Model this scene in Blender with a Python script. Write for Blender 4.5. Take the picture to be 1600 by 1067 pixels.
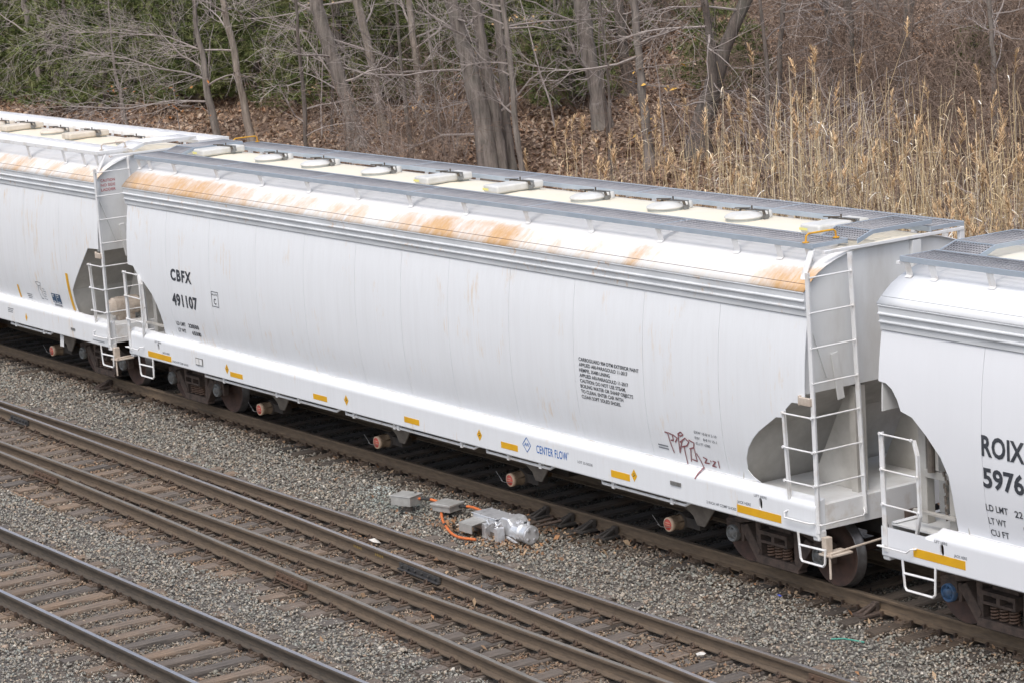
import bpy, bmesh, math, random
import numpy as np
from mathutils import Vector, Matrix

for o in list(bpy.data.objects): bpy.data.objects.remove(o)
S = bpy.context.scene
C = S.collection
PI = math.pi
rnd = random.Random(7)
nr = np.random.default_rng(11)

# ------------------------------------------------------------------ camera, world, sun, exposure
cam_d = bpy.data.cameras.new('camera'); cam = bpy.data.objects.new('camera', cam_d); C.objects.link(cam)
YAW, PITCH, ROLL = -0.98230, 0.18257, -0.06277
f_ = Vector((math.sin(YAW)*math.cos(PITCH), math.cos(YAW)*math.cos(PITCH), -math.sin(PITCH)))
r_ = Vector((math.cos(YAW), -math.sin(YAW), 0)); u_ = r_.cross(f_)
r2 = r_*math.cos(ROLL)+u_*math.sin(ROLL); u2 = -r_*math.sin(ROLL)+u_*math.cos(ROLL)
cam.matrix_world = Matrix(((r2.x,u2.x,-f_.x,35.0703),(r2.y,u2.y,-f_.y,-22.9605),(r2.z,u2.z,-f_.z,9.7733),(0,0,0,1)))
cam_d.sensor_width = 36; cam_d.sensor_fit = 'HORIZONTAL'; cam_d.lens = 4168.9/1600*36
cam_d.clip_start = 0.5; cam_d.clip_end = 2000
S.camera = cam

W = bpy.data.worlds.new('World'); S.world = W; W.use_nodes = True
nt = W.node_tree; nt.nodes.clear()
SUN_DIR = Vector((-0.36, 0.50, -1.0)).normalized()      # direction the light travels
SUN_EL = math.asin(-SUN_DIR.z); SUN_AZ = math.atan2(-SUN_DIR.x, -SUN_DIR.y)
sky = nt.nodes.new('ShaderNodeTexSky'); sky.sky_type = 'NISHITA'; sky.sun_disc = False
sky.sun_elevation = SUN_EL; sky.sun_rotation = SUN_AZ; sky.dust_density = 4.0; sky.air_density = 1.0
hs = nt.nodes.new('ShaderNodeHueSaturation'); hs.inputs['Saturation'].default_value = 0.62
bg = nt.nodes.new('ShaderNodeBackground'); bg.inputs['Strength'].default_value = 0.15
wo = nt.nodes.new('ShaderNodeOutputWorld')
nt.links.new(sky.outputs[0], hs.inputs['Color']); nt.links.new(hs.outputs[0], bg.inputs['Color']); nt.links.new(bg.outputs[0], wo.inputs['Surface'])
sun_d = bpy.data.lights.new('sun', 'SUN'); sun_d.energy = 0.62; sun_d.angle = math.radians(15); sun_d.color = (1, .96, .9)
sun = bpy.data.objects.new('sun', sun_d); C.objects.link(sun); sun.rotation_euler = SUN_DIR.to_track_quat('-Z', 'Y').to_euler(); sun.location = (0, 0, 60)
S.view_settings.view_transform = 'Standard'; S.view_settings.look = 'None'; S.view_settings.gamma = 1
S.view_settings.exposure = 0.63; S.view_settings.use_curve_mapping = False
S.render.engine = 'CYCLES'
S.cycles.max_bounces = 5; S.cycles.diffuse_bounces = 3; S.cycles.glossy_bounces = 2; S.cycles.use_denoising = True
S.cycles.caustics_reflective = False; S.cycles.caustics_refractive = False

# ------------------------------------------------------------------ materials
MATS = {}
class NT:
    def __init__(s, name):
        s.m = bpy.data.materials.new(name); s.m.use_nodes = True; s.t = s.m.node_tree
        s.b = s.t.nodes['Principled BSDF']; s.b.inputs['Specular IOR Level'].default_value = .35
    def n(s, typ, **kw):
        x = s.t.nodes.new(typ)
        for k, v in kw.items():
            if k.startswith('i_'):
                key = k[2:]; x.inputs[int(key) if key.isdigit() else key].default_value = v
            else: setattr(x, k, v)
        return x
    def l(s, a, b): s.t.links.new(a, b)
    def coord(s, kind='Object', scale=(1, 1, 1)):
        c = s.n('ShaderNodeTexCoord'); mp = s.n('ShaderNodeMapping'); mp.inputs['Scale'].default_value = scale
        s.l(c.outputs[kind], mp.inputs[0]); return mp.outputs[0]
    def noise(s, vec, scale, detail=4, rough=.6):
        x = s.n('ShaderNodeTexNoise'); x.inputs['Scale'].default_value = scale; x.inputs['Detail'].default_value = detail; x.inputs['Roughness'].default_value = rough
        s.l(vec, x.inputs['Vector']); return x.outputs['Fac']
    def ramp(s, fac, stops):
        x = s.n('ShaderNodeValToRGB'); e = x.color_ramp.elements
        while len(e) < len(stops): e.new(.5)
        for i, (p, c) in enumerate(stops):
            e[i].position = p; e[i].color = (c, c, c, 1) if not hasattr(c, '__len__') else (*c, 1)
        s.l(fac, x.inputs[0]); return x.outputs[0]
    def math(s, op, a, b=None, clamp=False):
        x = s.n('ShaderNodeMath', operation=op); x.use_clamp = clamp
        for i, v in enumerate((a, b)):
            if v is None: continue
            if isinstance(v, (int, float)): x.inputs[i].default_value = v
            else: s.l(v, x.inputs[i])
        return x.outputs[0]
    def mix(s, fac, a, b, blend='MIX'):
        x = s.n('ShaderNodeMix', data_type='RGBA', blend_type=blend)
        for i, v in ((0, fac), (6, a), (7, b)):
            if isinstance(v, (int, float)): x.inputs[i].default_value = v
            elif isinstance(v, tuple): x.inputs[i].default_value = (*v, 1)
            else: s.l(v, x.inputs[i])
        return x.outputs[2]
    def out(s, col, rough=.6, metal=0, bump=None, bstr=.3, bdist=.02, spec=None):
        if isinstance(col, tuple): s.b.inputs['Base Color'].default_value = (*col, 1)
        else: s.l(col, s.b.inputs['Base Color'])
        if isinstance(rough, (int, float)): s.b.inputs['Roughness'].default_value = rough
        else: s.l(rough, s.b.inputs['Roughness'])
        s.b.inputs['Metallic'].default_value = metal
        if spec is not None: s.b.inputs['Specular IOR Level'].default_value = spec
        if bump is not None:
            x = s.n('ShaderNodeBump'); x.inputs['Strength'].default_value = bstr; x.inputs['Distance'].default_value = bdist
            s.l(bump, x.inputs['Height']); s.l(x.outputs[0], s.b.inputs['Normal'])
        return s.m

def simple(name, c1, c2=None, scale=6, rough=.6, metal=0, bump=0, stretch=(1, 1, 1), lo=.35, hi=.7, detail=4, rand=0):
    k = NT(name)
    if c2 is None and not rand: return k.out(c1, rough, metal)
    v = k.coord('Object', stretch); f = k.noise(v, scale, detail)
    col = k.mix(k.ramp(f, [(lo, 0.0), (hi, 1.0)]), c1, c2 or c1)
    if rand:
        oi = k.n('ShaderNodeObjectInfo')
        v2 = k.math('ADD', k.math('MULTIPLY', oi.outputs['Random'], rand), 1-rand/2)
        hsv = k.n('ShaderNodeHueSaturation'); k.l(v2, hsv.inputs['Value']); k.l(col, hsv.inputs['Color']); col = hsv.outputs[0]
    return k.out(col, rough, metal, f if bump else None, bump)

def attr_mat(name, rough=.85, spec=.2, mul=None, translucent=0):
    k = NT(name); a = k.n('ShaderNodeAttribute', attribute_name='col')
    v = k.coord('Object'); f = k.noise(v, 60, 3)
    col = k.mix(1.0, a.outputs['Color'], k.ramp(f, [(.3, .75), (.7, 1.15)]), 'MULTIPLY')
    return k.out(col, rough, 0, spec=spec)

def car_paint(name, base, grime, streak, rust_amt, side_rust=0.12, thr=.60):
    """white car paint: vertical dirt streaks, faint weathering, a few rust-yellow runs"""
    k = NT(name); v = k.coord('Object')
    big = k.noise(v, .55, 3); st = k.noise(k.coord('Object', (3.2, 3.2, .16)), 2.2, 5, .7); fine = k.noise(k.coord('Object', (14, 14, .7)), 1.5, 4)
    col = k.mix(k.ramp(st, [(.42, 0.0), (.78, streak)]), base, grime)
    col = k.mix(k.ramp(fine, [(.5, 0.0), (.85, streak*.8)]), col, grime)
    col = k.mix(k.ramp(big, [(.35, .0), (.75, .13)]), col, tuple(x*.82 for x in base))
    blot = k.noise(k.coord('Object', (1.6, 1.6, .8)), 1.1, 5, .7)
    m2 = k.math('MULTIPLY', k.ramp(blot, [(thr, 0.0), (thr+.12, 1.0)]), k.ramp(k.noise(k.coord('Object', (18, 18, 1.6)), 1, 4), [(.48, 0.0), (.62, 1.0)]))
    col = k.mix(k.math('MULTIPLY', m2, side_rust), col, (.62, .42, .2))
    return k.out(col, .42, 0, k.noise(k.coord('Object', (1, .3, .6)), 1.3, 2), .10, .06, spec=.4)

def roof_paint(name, base, cream, rust, bands):
    """roof: cream dust along the crown, rust washed down the slope in patches along x (bands = (x/20+.5, density))"""
    k = NT(name); co = k.n('ShaderNodeTexCoord'); sx = k.n('ShaderNodeSeparateXYZ'); k.l(co.outputs['Object'], sx.inputs[0])
    x, y = sx.outputs[0], sx.outputs[1]
    ay = k.math('ABSOLUTE', y)
    xr = k.ramp(k.math('ADD', k.math('MULTIPLY', x, .05), .5), bands)
    low = k.math('SUBTRACT', k.ramp(k.math('MULTIPLY', ay, .5), [(.565, 0.0), (.64, .85), (.70, 1.0), (.775, 1.0)]), 0.0)
    n1 = k.noise(k.coord('Object', (1.0, .8, .8)), 2.3, 6, .7); n2 = k.noise(k.coord('Object', (6, 1.2, 1.2)), 2.0, 5, .7)
    n3 = k.noise(k.coord('Object', (2.5, 1, 1)), 9, 4, .7)
    m = k.math('ADD', k.math('MULTIPLY', n1, .95), k.math('ADD', k.math('MULTIPLY', n2, .50), k.math('MULTIPLY', n3, .35)))
    m = k.math('ADD', m, k.math('MULTIPLY', k.math('ADD', xr, k.math('SUBTRACT', low, 1.5)), .62))
    mask = k.ramp(k.math('SUBTRACT', m, .30), [(.54, 0.0), (1.0, 1.0)])
    crown = k.ramp(ay, [(.50, 1.0), (.85, 0.0)])
    cn = k.noise(k.coord('Object', (1, 2, 1)), 1.6, 5)
    col = k.mix(k.math('MULTIPLY', crown, k.ramp(cn, [(.1, .55), (.8, 1.0)])), base, cream)
    spots = k.ramp(k.noise(k.coord('Object', (1, .7, 1)), 7, 5, .75), [(.66, 0.0), (.78, .5)])
    col = k.mix(k.math('MULTIPLY', spots, crown), col, (.55, .36, .18))
    rc = k.mix(n3, rust, tuple(c*.72 for c in rust))
    col = k.mix(k.math('MULTIPLY', mask, .88), col, rc)
    wash = k.math('MULTIPLY', k.ramp(k.math('MULTIPLY', ay, .5), [(.50, 0.0), (.72, 1.0)]), k.ramp(k.math('MULTIPLY', k.math('ADD', n1, n2), .5), [(.38, 0.0), (.62, .30)]))
    col = k.mix(k.math('MULTIPLY', wash, k.ramp(xr, [(.0, 0.0), (.15, 1.0)])), col, (.70, .50, .26))
    dirt = k.ramp(k.noise(k.coord('Object', (5, .6, .6)), 1.6, 4), [(.5, 0.0), (.85, .16)])
    col = k.mix(dirt, col, (.45, .43, .40))
    return k.out(col, .5, 0, spec=.35)

BASE = (.70, .715, .73)
M = dict(
 side_main=car_paint('side_paint_weathered', (.745, .765, .79), (.42, .40, .38), .11, 1, .42, .565),
 side_left=car_paint('side_paint_left', (.735, .75, .77), (.40, .38, .35), .13, 1, .55, .53),
 side_right=car_paint('side_paint_clean', (.74, .755, .785), (.50, .50, .50), .05, 0, .0),
 roof_main=roof_paint('roof_paint_rusty', (.71, .715, .72), (.80, .72, .55), (.58, .29, .075),
    [(.0, .8), (.03, .9), (.15, 1.0), (.24, .85), (.29, .5), (.34, .75), (.38, .35), (.41, .75), (.46, .25), (.50, .75), (.56, 1.0), (.60, .85), (.645, 1.0), (.68, .25), (.71, .6), (.78, .25), (.80, .85), (.83, .1), (.92, .15), (.955, 1.0)]),
 roof_left=roof_paint('roof_paint_left', (.71, .715, .72), (.78, .69, .52), (.58, .29, .075),
    [(.0, .6), (.3, .7), (.5, .6), (.66, .7), (.74, .6), (.80, .85), (.83, .5), (.88, .62), (.92, .55), (.96, .75), (1.0, .5)]),
 roof_right=roof_paint('roof_paint_clean', (.72, .735, .755), (.78, .74, .62), (.6, .4, .2), [(0., .0), (1., .0)]),
 grey_band=simple('eave_paint', (.55, .57, .59), (.66, .68, .70), 1.4, .45, 0, 0, (1, 3, 3)),
 rusty_white=simple('rusty_white', (.74, .745, .75), (.55, .28, .12), 3.2, .6, lo=.52, hi=.66),
 white=simple('white_paint', (.73, .735, .74), (.50, .44, .37), 3.5, .5, lo=.50, hi=.82, detail=6),
 end_paint=simple('end_paint', (.68, .69, .69), (.47, .45, .42), 1.7, .5, stretch=(1, 1, .35), lo=.42, hi=.85, detail=6),
 slope=simple('slope_paint', (.54, .525, .49), (.34, .32, .29), 1.8, .7, lo=.35, hi=.75),
 grating=simple('galvanized_grating', (.34, .34, .36), (.27, .27, .29), 3, .55, .2),
 grating_frame=simple('galvanized_channel', (.36, .42, .49), (.44, .49, .55), 3, .5, .3),
 grating_white=simple('white_grating', (.82, .83, .85), (.70, .70, .72), 3, .5),
 hatch=simple('hatch_white', (.64, .64, .63), (.54, .53, .49), 5, .45),
 hatch_old=simple('hatch_dusty', (.66, .60, .52), (.52, .46, .38), 6, .6),
 ring=simple('hatch_ring', (.44, .46, .45), (.36, .38, .37), 6, .5),
 clamp=simple('dark_clamp', (.07, .065, .06), (.16, .13, .10), 20, .6, .3),
 yellow=simple('yellow_reflector', (.72, .40, .02), (.62, .33, .02), 4, .4),
 yellow_rail=simple('yellow_paint', (.75, .40, .03), (.55, .28, .05), 8, .5),
 sticker=simple('yellow_sticker', (.75, .70, .25)),
 black=simple('black_lettering', (.035, .04, .05), (.07, .075, .085), 25, .6),
 blue=simple('blue_lettering', (.02, .13, .42)),
 navy=simple('navy_decal', (.045, .085, .15)),
 white_ink=simple('white_ink', (.75, .75, .75)),
 red_ink=simple('red_ink', (.45, .06, .07)),
 graffiti=simple('maroon_marker', (.20, .065, .075), (.30, .14, .15), 25, .6),
 dark_ink=simple('grey_ink', (.16, .17, .19)),
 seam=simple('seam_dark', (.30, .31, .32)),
 truck=simple('truck_iron', (.06, .047, .041), (.125, .09, .074), 9, .85, 0, .2),
 wheel=simple('wheel_rust', (.10, .06, .048), (.055, .04, .035), 6, .8),
 tread=simple('wheel_tread', (.20, .20, .21), (.10, .09, .085), 4, .4, .7),
 spring=simple('spring_rust', (.17, .105, .075), (.10, .07, .055), 12, .8),
 cap=simple('bearing_cap', (.25, .26, .26), (.15, .14, .13), 14, .55, .3),
 cap_blue=simple('bearing_cap_blue', (.05, .13, .27), (.09, .12, .17), 14, .6),
 under=simple('underframe_dark', (.045, .042, .04), (.09, .075, .065), 4, .9),
 dust_plate=simple('dusty_plate', (.23, .20, .17), (.13, .11, .095), 5, .9),
 outlet=simple('outlet_tube', (.24, .175, .115), (.12, .08, .055), 9, .8),
 red=simple('red_cap', (.62, .07, .05), (.70, .16, .12), 10, .55),
 cap_rim=simple('cap_rim', (.68, .50, .36)),
 wire=simple('wire', (.6, .6, .6), None, 1, .4, .8),
 beige_metal=simple('dusty_beige', (.55, .48, .41), (.38, .31, .25), 6, .8),
 rail_rust=simple('rail_web', (.135, .10, .07), (.085, .066, .05), 5, .8, 0, .15, (1, 5, 5)),
 rail_main=simple('rail_web_brown', (.165, .12, .08), (.10, .075, .055), 5, .85, 0, .15, (1, 5, 5)),
 rail_rust2=simple('rail_web_grey', (.105, .085, .066), (.06, .052, .045), 5, .7, .2, .1, (1, 5, 5)),
 rail_top=simple('rail_polished', (.52, .50, .52), (.40, .38, .39), 3, .28, .85, 0, (1, 20, 1)),
 rail_top_dull=simple('rail_dull_top', (.30, .28, .25), (.22, .19, .16), 3, .42, .6, 0, (1, 20, 1)),
 rail_top_rust=simple('rail_rusty_top', (.15, .115, .085), (.09, .075, .06), 3, .6, .3, 0, (1, 20, 1)),
 plate=simple('tie_plate_rust', (.135, .096, .07), (.09, .07, .055), 14, .85, 0, .2, rand=.5),
 clip=simple('clip_rust', (.05, .038, .032), (.10, .065, .045), 20, .8, 0, 0, rand=.4),
 joint=simple('joint_bar_rust', (.125, .078, .052), (.09, .062, .048), 10, .85),
 joint_black=simple('joint_bar_black', (.035, .036, .04), (.07, .065, .06), 10, .6),
 stencil=simple('yellow_stencil', (.32, .22, .07)),
 tie=simple('tie_wood', (.215, .165, .135), (.115, .092, .08), 2.2, .95, 0, .5, (1.2, .12, 1), .35, .68, 6, .55) if 0 else None,
 stone=attr_mat('ballast_stone'), leaf=attr_mat('leaf_litter', .9, .1), reedm=attr_mat('dry_reed', .8, .15), needle=attr_mat('pine_needle', .7, .25),
 silver=simple('silver_paint', (.74, .75, .77), (.34, .34, .34), 7, .34, .6, .05, lo=.5, hi=.9),
 galv=simple('galvanized_box', (.55, .55, .53), (.40, .39, .37), 5, .42, .45),
 bolt=simple('bolt_steel', (.5, .5, .5), None, 1, .4, .8),
 orange=simple('orange_conduit', (.66, .17, .045), (.46, .13, .045), 14, .55),
 blacksleeve=simple('black_sleeve', (.03, .03, .03)),
 paper=simple('white_scrap', (.60, .58, .54)), green=simple('green_tape', (.06, .27, .21)), bluep=simple('blue_scrap', (.08, .12, .55)),
 twig=simple('twig_bark', (.39, .345, .32), (.26, .22, .20), 8, .9, rand=.35),
 twig2=simple('brush_bark', (.25, .185, .145), (.15, .11, .088), 8, .9, rand=.5),
)
def eave_mat(name, amt):
    k = NT(name); n = k.noise(k.coord('Object', (1, 3, 3)), 1.4, 4)
    col = k.mix(k.ramp(n, [(.35, 0.0), (.7, 1.0)]), (.55, .57, .59), (.66, .68, .70))
    m = k.math('MULTIPLY', k.ramp(k.noise(k.coord('Object', (1, 1, 1)), .9, 4), [(.5, 0.0), (.62, 1.0)]), k.ramp(k.noise(k.coord('Object', (3, 3, 2.2)), 3.5, 5, .75), [(.56, 0.0), (.68, 1.0)]))
    return k.out(k.mix(k.math('MULTIPLY', m, amt), col, (.55, .33, .13)), .5)
M['eave_rusty'] = eave_mat('eave_paint_rusty', .75)
M['twig_dark'] = simple('twig_bark_dark', (.27, .235, .22), (.17, .145, .135), 8, .9, rand=.4)
def tie_mat(name='tie_wood', dark=1.0):
    k = NT(name); v = k.coord('Object', (1.6, .12, 1.6)); g = k.noise(v, 14, 6, .7); b = k.noise(k.coord('Object'), 2.2, 4)
    oi = k.n('ShaderNodeObjectInfo')
    col = k.mix(k.ramp(g, [(.32, 0.0), (.68, 1.0)]), (.085, .07, .058), (.235, .188, .152))
    col = k.mix(k.ramp(b, [(.4, 0.0), (.75, .55)]), col, (.235, .17, .125))
    sp = k.ramp(k.noise(k.coord('Object', (9, .25, 9)), 5, 3), [(.60, 0.0), (.68, .8)]); col = k.mix(sp, col, (.04, .034, .03))
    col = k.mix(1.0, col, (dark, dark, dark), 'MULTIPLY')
    hsv = k.n('ShaderNodeHueSaturation'); k.l(k.math('ADD', k.math('MULTIPLY', oi.outputs['Random'], .6), .62), hsv.inputs['Value'])
    k.l(k.math('ADD', k.math('MULTIPLY', oi.outputs['Random'], .7), .55), hsv.inputs['Saturation']); k.l(col, hsv.inputs['Color'])
    return k.out(hsv.outputs[0], .95, 0, g, .8, .02)
M['tie'] = tie_mat(); M['tie_shaded'] = tie_mat('tie_wood_shaded', .55)  # second tie wood is darkened: under-car shade painted into the main track ties
def bark(name, a, b):
    k = NT(name); v = k.coord('Object', (1, 1, .13)); n = k.noise(v, 11, 6, .75); b2 = k.noise(k.coord('Object'), 1.8, 4)
    oi = k.n('ShaderNodeObjectInfo')
    col = k.mix(k.ramp(n, [(.32, 0.0), (.66, 1.0)]), a, b); col = k.mix(k.ramp(b2, [(.45, 0.0), (.8, .5)]), col, (.20, .20, .17))
    return k.out(col, .95, 0, n, .9, .03)
M['bark_grey'] = bark('bark_grey', (.085, .072, .063), (.31, .268, .238))
M['bark_tan'] = bark('bark_tan', (.13, .105, .085), (.39, .33, .28))
M['bark_dark'] = bark('bark_dark', (.06, .05, .044), (.20, .165, .145))
def ground_mat():
    k = NT('gravel_ground'); v = k.coord('Object'); vo = k.n('ShaderNodeTexVoronoi'); vo.inputs['Scale'].default_value = 19; k.l(v, vo.inputs['Vector'])
    col = k.mix(k.ramp(k.n('ShaderNodeSeparateColor').outputs[0], [(0, 0.0), (1, 1.0)]), (.1, .1, .1), (.2, .2, .2))
    sep = k.n('ShaderNodeSeparateColor'); k.l(vo.outputs['Color'], sep.inputs[0])
    col = k.mix(sep.outputs[0], (.11, .10, .09), (.20, .185, .17)); col = k.mix(k.ramp(k.noise(v, .7, 4), [(.4, 0.0), (.7, .55)]), col, (.12, .09, .065))
    return k.out(col, .95, 0, vo.outputs['Distance'], .8, .03)
def hill_mat():
    k = NT('leaf_covered_soil'); v = k.coord('Object'); vo = k.n('ShaderNodeTexVoronoi'); vo.inputs['Scale'].default_value = 7.5; k.l(v, vo.inputs['Vector'])
    sep = k.n('ShaderNodeSeparateColor'); k.l(vo.outputs['Color'], sep.inputs[0])
    col = k.ramp(sep.outputs[0], [(0, (.10, .068, .05)), (.35, (.19, .13, .095)), (.7, (.29, .205, .15)), (1, (.41, .31, .235))])
    col = k.mix(k.ramp(k.noise(v, .35, 5), [(.42, 0.0), (.62, .75)]), col, (.10, .055, .035))
    return k.out(col, .95, 0, vo.outputs['Distance'], .9, .06)
M['ground'] = ground_mat(); M['hill'] = hill_mat()

# ------------------------------------------------------------------ mesh helpers
class MB:
    def __init__(s): s.v = []; s.f = []; s.mi = []; s.cur = 0
    def add(s, vs, fs):
        b = len(s.v); s.v += [tuple(p) for p in vs]; s.f += [tuple(i+b for i in f) for f in fs]; s.mi += [s.cur]*len(fs); return s
    def box(s, x0, x1, y0, y1, z0, z1, M4=None):
        vs = [Vector((x, y, z)) for z in (z0, z1) for y in (y0, y1) for x in (x0, x1)]
        if M4 is not None: vs = [M4 @ p for p in vs]
        return s.add(vs, [(0, 2, 3, 1), (4, 5, 7, 6), (0, 1, 5, 4), (2, 6, 7, 3), (0, 4, 6, 2), (1, 3, 7, 5)])
    def bar(s, a, b, w, t, up=(0, 0, 1)):
        a = Vector(a); b = Vector(b); d = b-a; L = d.length; d.normalize(); up = Vector(up)
        sd = d.cross(up)
        if sd.length < 1e-4: sd = d.cross(Vector((1, 0, 0)))
        sd.normalize(); u = sd.cross(d)
        vs = [p+sd*sx*w/2+u*sz*t/2 for p in (a, b) for sx, sz in ((-1, -1), (1, -1), (1, 1), (-1, 1))]
        return s.add(vs, [(0, 1, 2, 3), (7, 6, 5, 4), (0, 4, 5, 1), (1, 5, 6, 2), (2, 6, 7, 3), (3, 7, 4, 0)])
    def tube(s, pts, r, n=6, cap=True):
        pts = [Vector(p) for p in pts]; R = r if hasattr(r, '__len__') else [r]*len(pts)
        ref = None; base = len(s.v); k = len(pts)
        for i, p in enumerate(pts):
            d = (pts[min(i+1, k-1)]-pts[max(i-1, 0)]).normalized()
            if ref is None: ref = d.orthogonal().normalized()
            ref = (ref-d*ref.dot(d));
            ref = ref.normalized() if ref.length > 1e-5 else d.orthogonal().normalized()
            q = d.cross(ref)
            for j in range(n):
                a = 2*PI*j/n; s.v.append(tuple(p+(ref*math.cos(a)+q*math.sin(a))*R[i]))
        nf = 0
        for i in range(k-1):
            for j in range(n):
                s.f.append((base+i*n+j, base+i*n+(j+1) % n, base+(i+1)*n+(j+1) % n, base+(i+1)*n+j)); nf += 1
        if cap:
            s.f.append(tuple(base+j for j in reversed(range(n)))); s.f.append(tuple(base+(k-1)*n+j for j in range(n))); nf += 2
        s.mi += [s.cur]*nf; return s
    def lathe(s, prof, org, axis='y', n=24, cap=True):
        """prof: (r, t) along axis"""
        ox, oy, oz = org; base = len(s.v)
        for r, t in prof:
            for j in range(n):
                a = 2*PI*j/n; c, sn = r*math.cos(a), r*math.sin(a)
                s.v.append((ox+c, oy+t, oz+sn) if axis == 'y' else ((ox+c, oy+sn, oz+t) if axis == 'z' else (ox+t, oy+c, oz+sn)))
        nf = 0
        for i in range(len(prof)-1):
            for j in range(n):
                s.f.append((base+i*n+j, base+(i+1)*n+j, base+(i+1)*n+(j+1) % n, base+i*n+(j+1) % n)); nf += 1
        if cap and prof[0][0] > 1e-6: s.f.append(tuple(base+j for j in range(n))); nf += 1
        if cap and prof[-1][0] > 1e-6: s.f.append(tuple(base+(len(prof)-1)*n+j for j in reversed(range(n)))); nf += 1
        s.mi += [s.cur]*nf; return s
    def prism(s, poly, a0, a1, axis='y'):
        """2D polygon extruded along an axis; poly coordinates are the remaining two axes in order"""
        def P(p, t): return (t, p[0], p[1]) if axis == 'x' else ((p[0], t, p[1]) if axis == 'y' else (p[0], p[1], t))
        n = len(poly)
        return s.add([P(p, a0) for p in poly]+[P(p, a1) for p in poly],
                     [tuple(range(n)), tuple(range(2*n-1, n-1, -1))]+[(i, i+n, (i+1) % n+n, (i+1) % n) for i in range(n)])
    def mesh(s, name, mats, smooth=False):
        me = bpy.data.meshes.new(name); me.from_pydata(s.v, [], s.f)
        for m in (mats if isinstance(mats, (list, tuple)) else [mats]): me.materials.append(m)
        if any(s.mi): me.polygons.foreach_set('material_index', s.mi)
        bm = bmesh.new(); bm.from_mesh(me); bmesh.ops.recalc_face_normals(bm, faces=bm.faces[:]); bm.to_mesh(me); bm.free()
        if smooth: me.polygons.foreach_set('use_smooth', [True]*len(me.polygons))
        me.update(); return me
    def build(s, name, mats, parent=None, smooth=False, bevel=0, loc=None, seg=2):
        o = bpy.data.objects.new(name, s.mesh(name, mats, smooth)); C.objects.link(o)
        if parent: o.parent = parent
        if loc: o.location = loc
        if bevel:
            b = o.modifiers.new('bevel', 'BEVEL'); b.width = bevel; b.segments = seg; b.limit_method = 'ANGLE'; b.angle_limit = .6
        if smooth:
            try: o.data.set_sharp_from_angle(angle=.7)
            except Exception: pass
        return o
def np_obj(name, V, F, mat, cols=None, parent=None, kind=None):
    V = np.asarray(V, np.float32); F = np.asarray(F, np.int32); k = F.shape[1]
    me = bpy.data.meshes.new(name); me.vertices.add(len(V)); me.vertices.foreach_set('co', V.ravel())
    me.loops.add(F.size); me.loops.foreach_set('vertex_index', F.ravel()); me.polygons.add(len(F))
    me.polygons.foreach_set('loop_start', np.arange(0, F.size, k, dtype=np.int32)); me.materials.append(mat)
    if cols is not None:
        a = me.color_attributes.new('col', 'FLOAT_COLOR', 'POINT'); c = np.ones((len(V), 4), np.float32); c[:, :3] = cols; a.data.foreach_set('color', c.ravel())
    me.update(calc_edges=True)
    o = bpy.data.objects.new(name, me); C.objects.link(o)
    if parent: o.parent = parent
    if kind: o['kind'] = kind
    return o
def tag(o, label=None, cat=None, group=None, kind=None):
    for k, v in (('label', label), ('category', cat), ('group', group), ('kind', kind)):
        if v: o[k] = v
    return o
def empty(name, loc=(0, 0, 0), rz=0, **kw):
    o = bpy.data.objects.new(name, None); C.objects.link(o); o.location = loc; o.rotation_euler = (0, 0, rz); o.empty_display_size = .3
    return tag(o, **kw)
def dup(o, parent=None):
    c = o.copy(); C.objects.link(c)
    if parent is not None: c.parent = parent
    for ch in list(o.children): dup(ch, c)
    return c

# ------------------------------------------------------------------ terrain
def hz(x, y):
    """ground height (rail top = 0)"""
    x = np.asarray(x, float); y = np.asarray(y, float)
    flat = -.265+.02*np.sin(x*1.3+y*2.1)*np.cos(y*1.7-x*.4)
    ditch = np.interp(y, [2.6, 5.0, 7.0, 9.0], [0, -.35, -.25, .2])
    hill = np.where(y > 9, .225*(y-9), 0)
    und = np.where(y > 7, np.clip((y-7)/4, 0, 1)*(.16*np.sin(x*.31+y*.22)+.10*np.sin(x*.83-y*.57)+.05*np.sin(x*1.9+y*1.3)), 0)
    return flat+ditch+np.minimum(hill, 22)+und
def grid_obj(name, xs, ys, mat):
    X, Y = np.meshgrid(xs, ys); Z = hz(X, Y); n, m = X.shape
    V = np.stack([X, Y, Z], -1).reshape(-1, 3); i = np.arange(n*m).reshape(n, m)
    F = np.stack([i[:-1, :-1], i[:-1, 1:], i[1:, 1:], i[1:, :-1]], -1).reshape(-1, 4)
    o = np_obj(name, V, F, mat); o.data.polygons.foreach_set('use_smooth', [True]*len(F)); o['kind'] = 'structure'; return o
def spread(a, b, fine0, fine1, st, far):
    return np.concatenate([np.arange(a, fine0, far), np.arange(fine0, fine1, st), np.arange(fine1, b+far, far)])
grid_obj('ground', spread(-400, 400, -40, 20, .5, 30), np.concatenate([np.arange(-400, -16, 24.), np.arange(-16, 3.01, .5)]), M['ground'])
grid_obj('hillside', spread(-400, 400, -90, 20, .8, 30), np.concatenate([np.arange(3, 45, .7), np.arange(45, 420, 25.)]), M['hill'])

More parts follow.
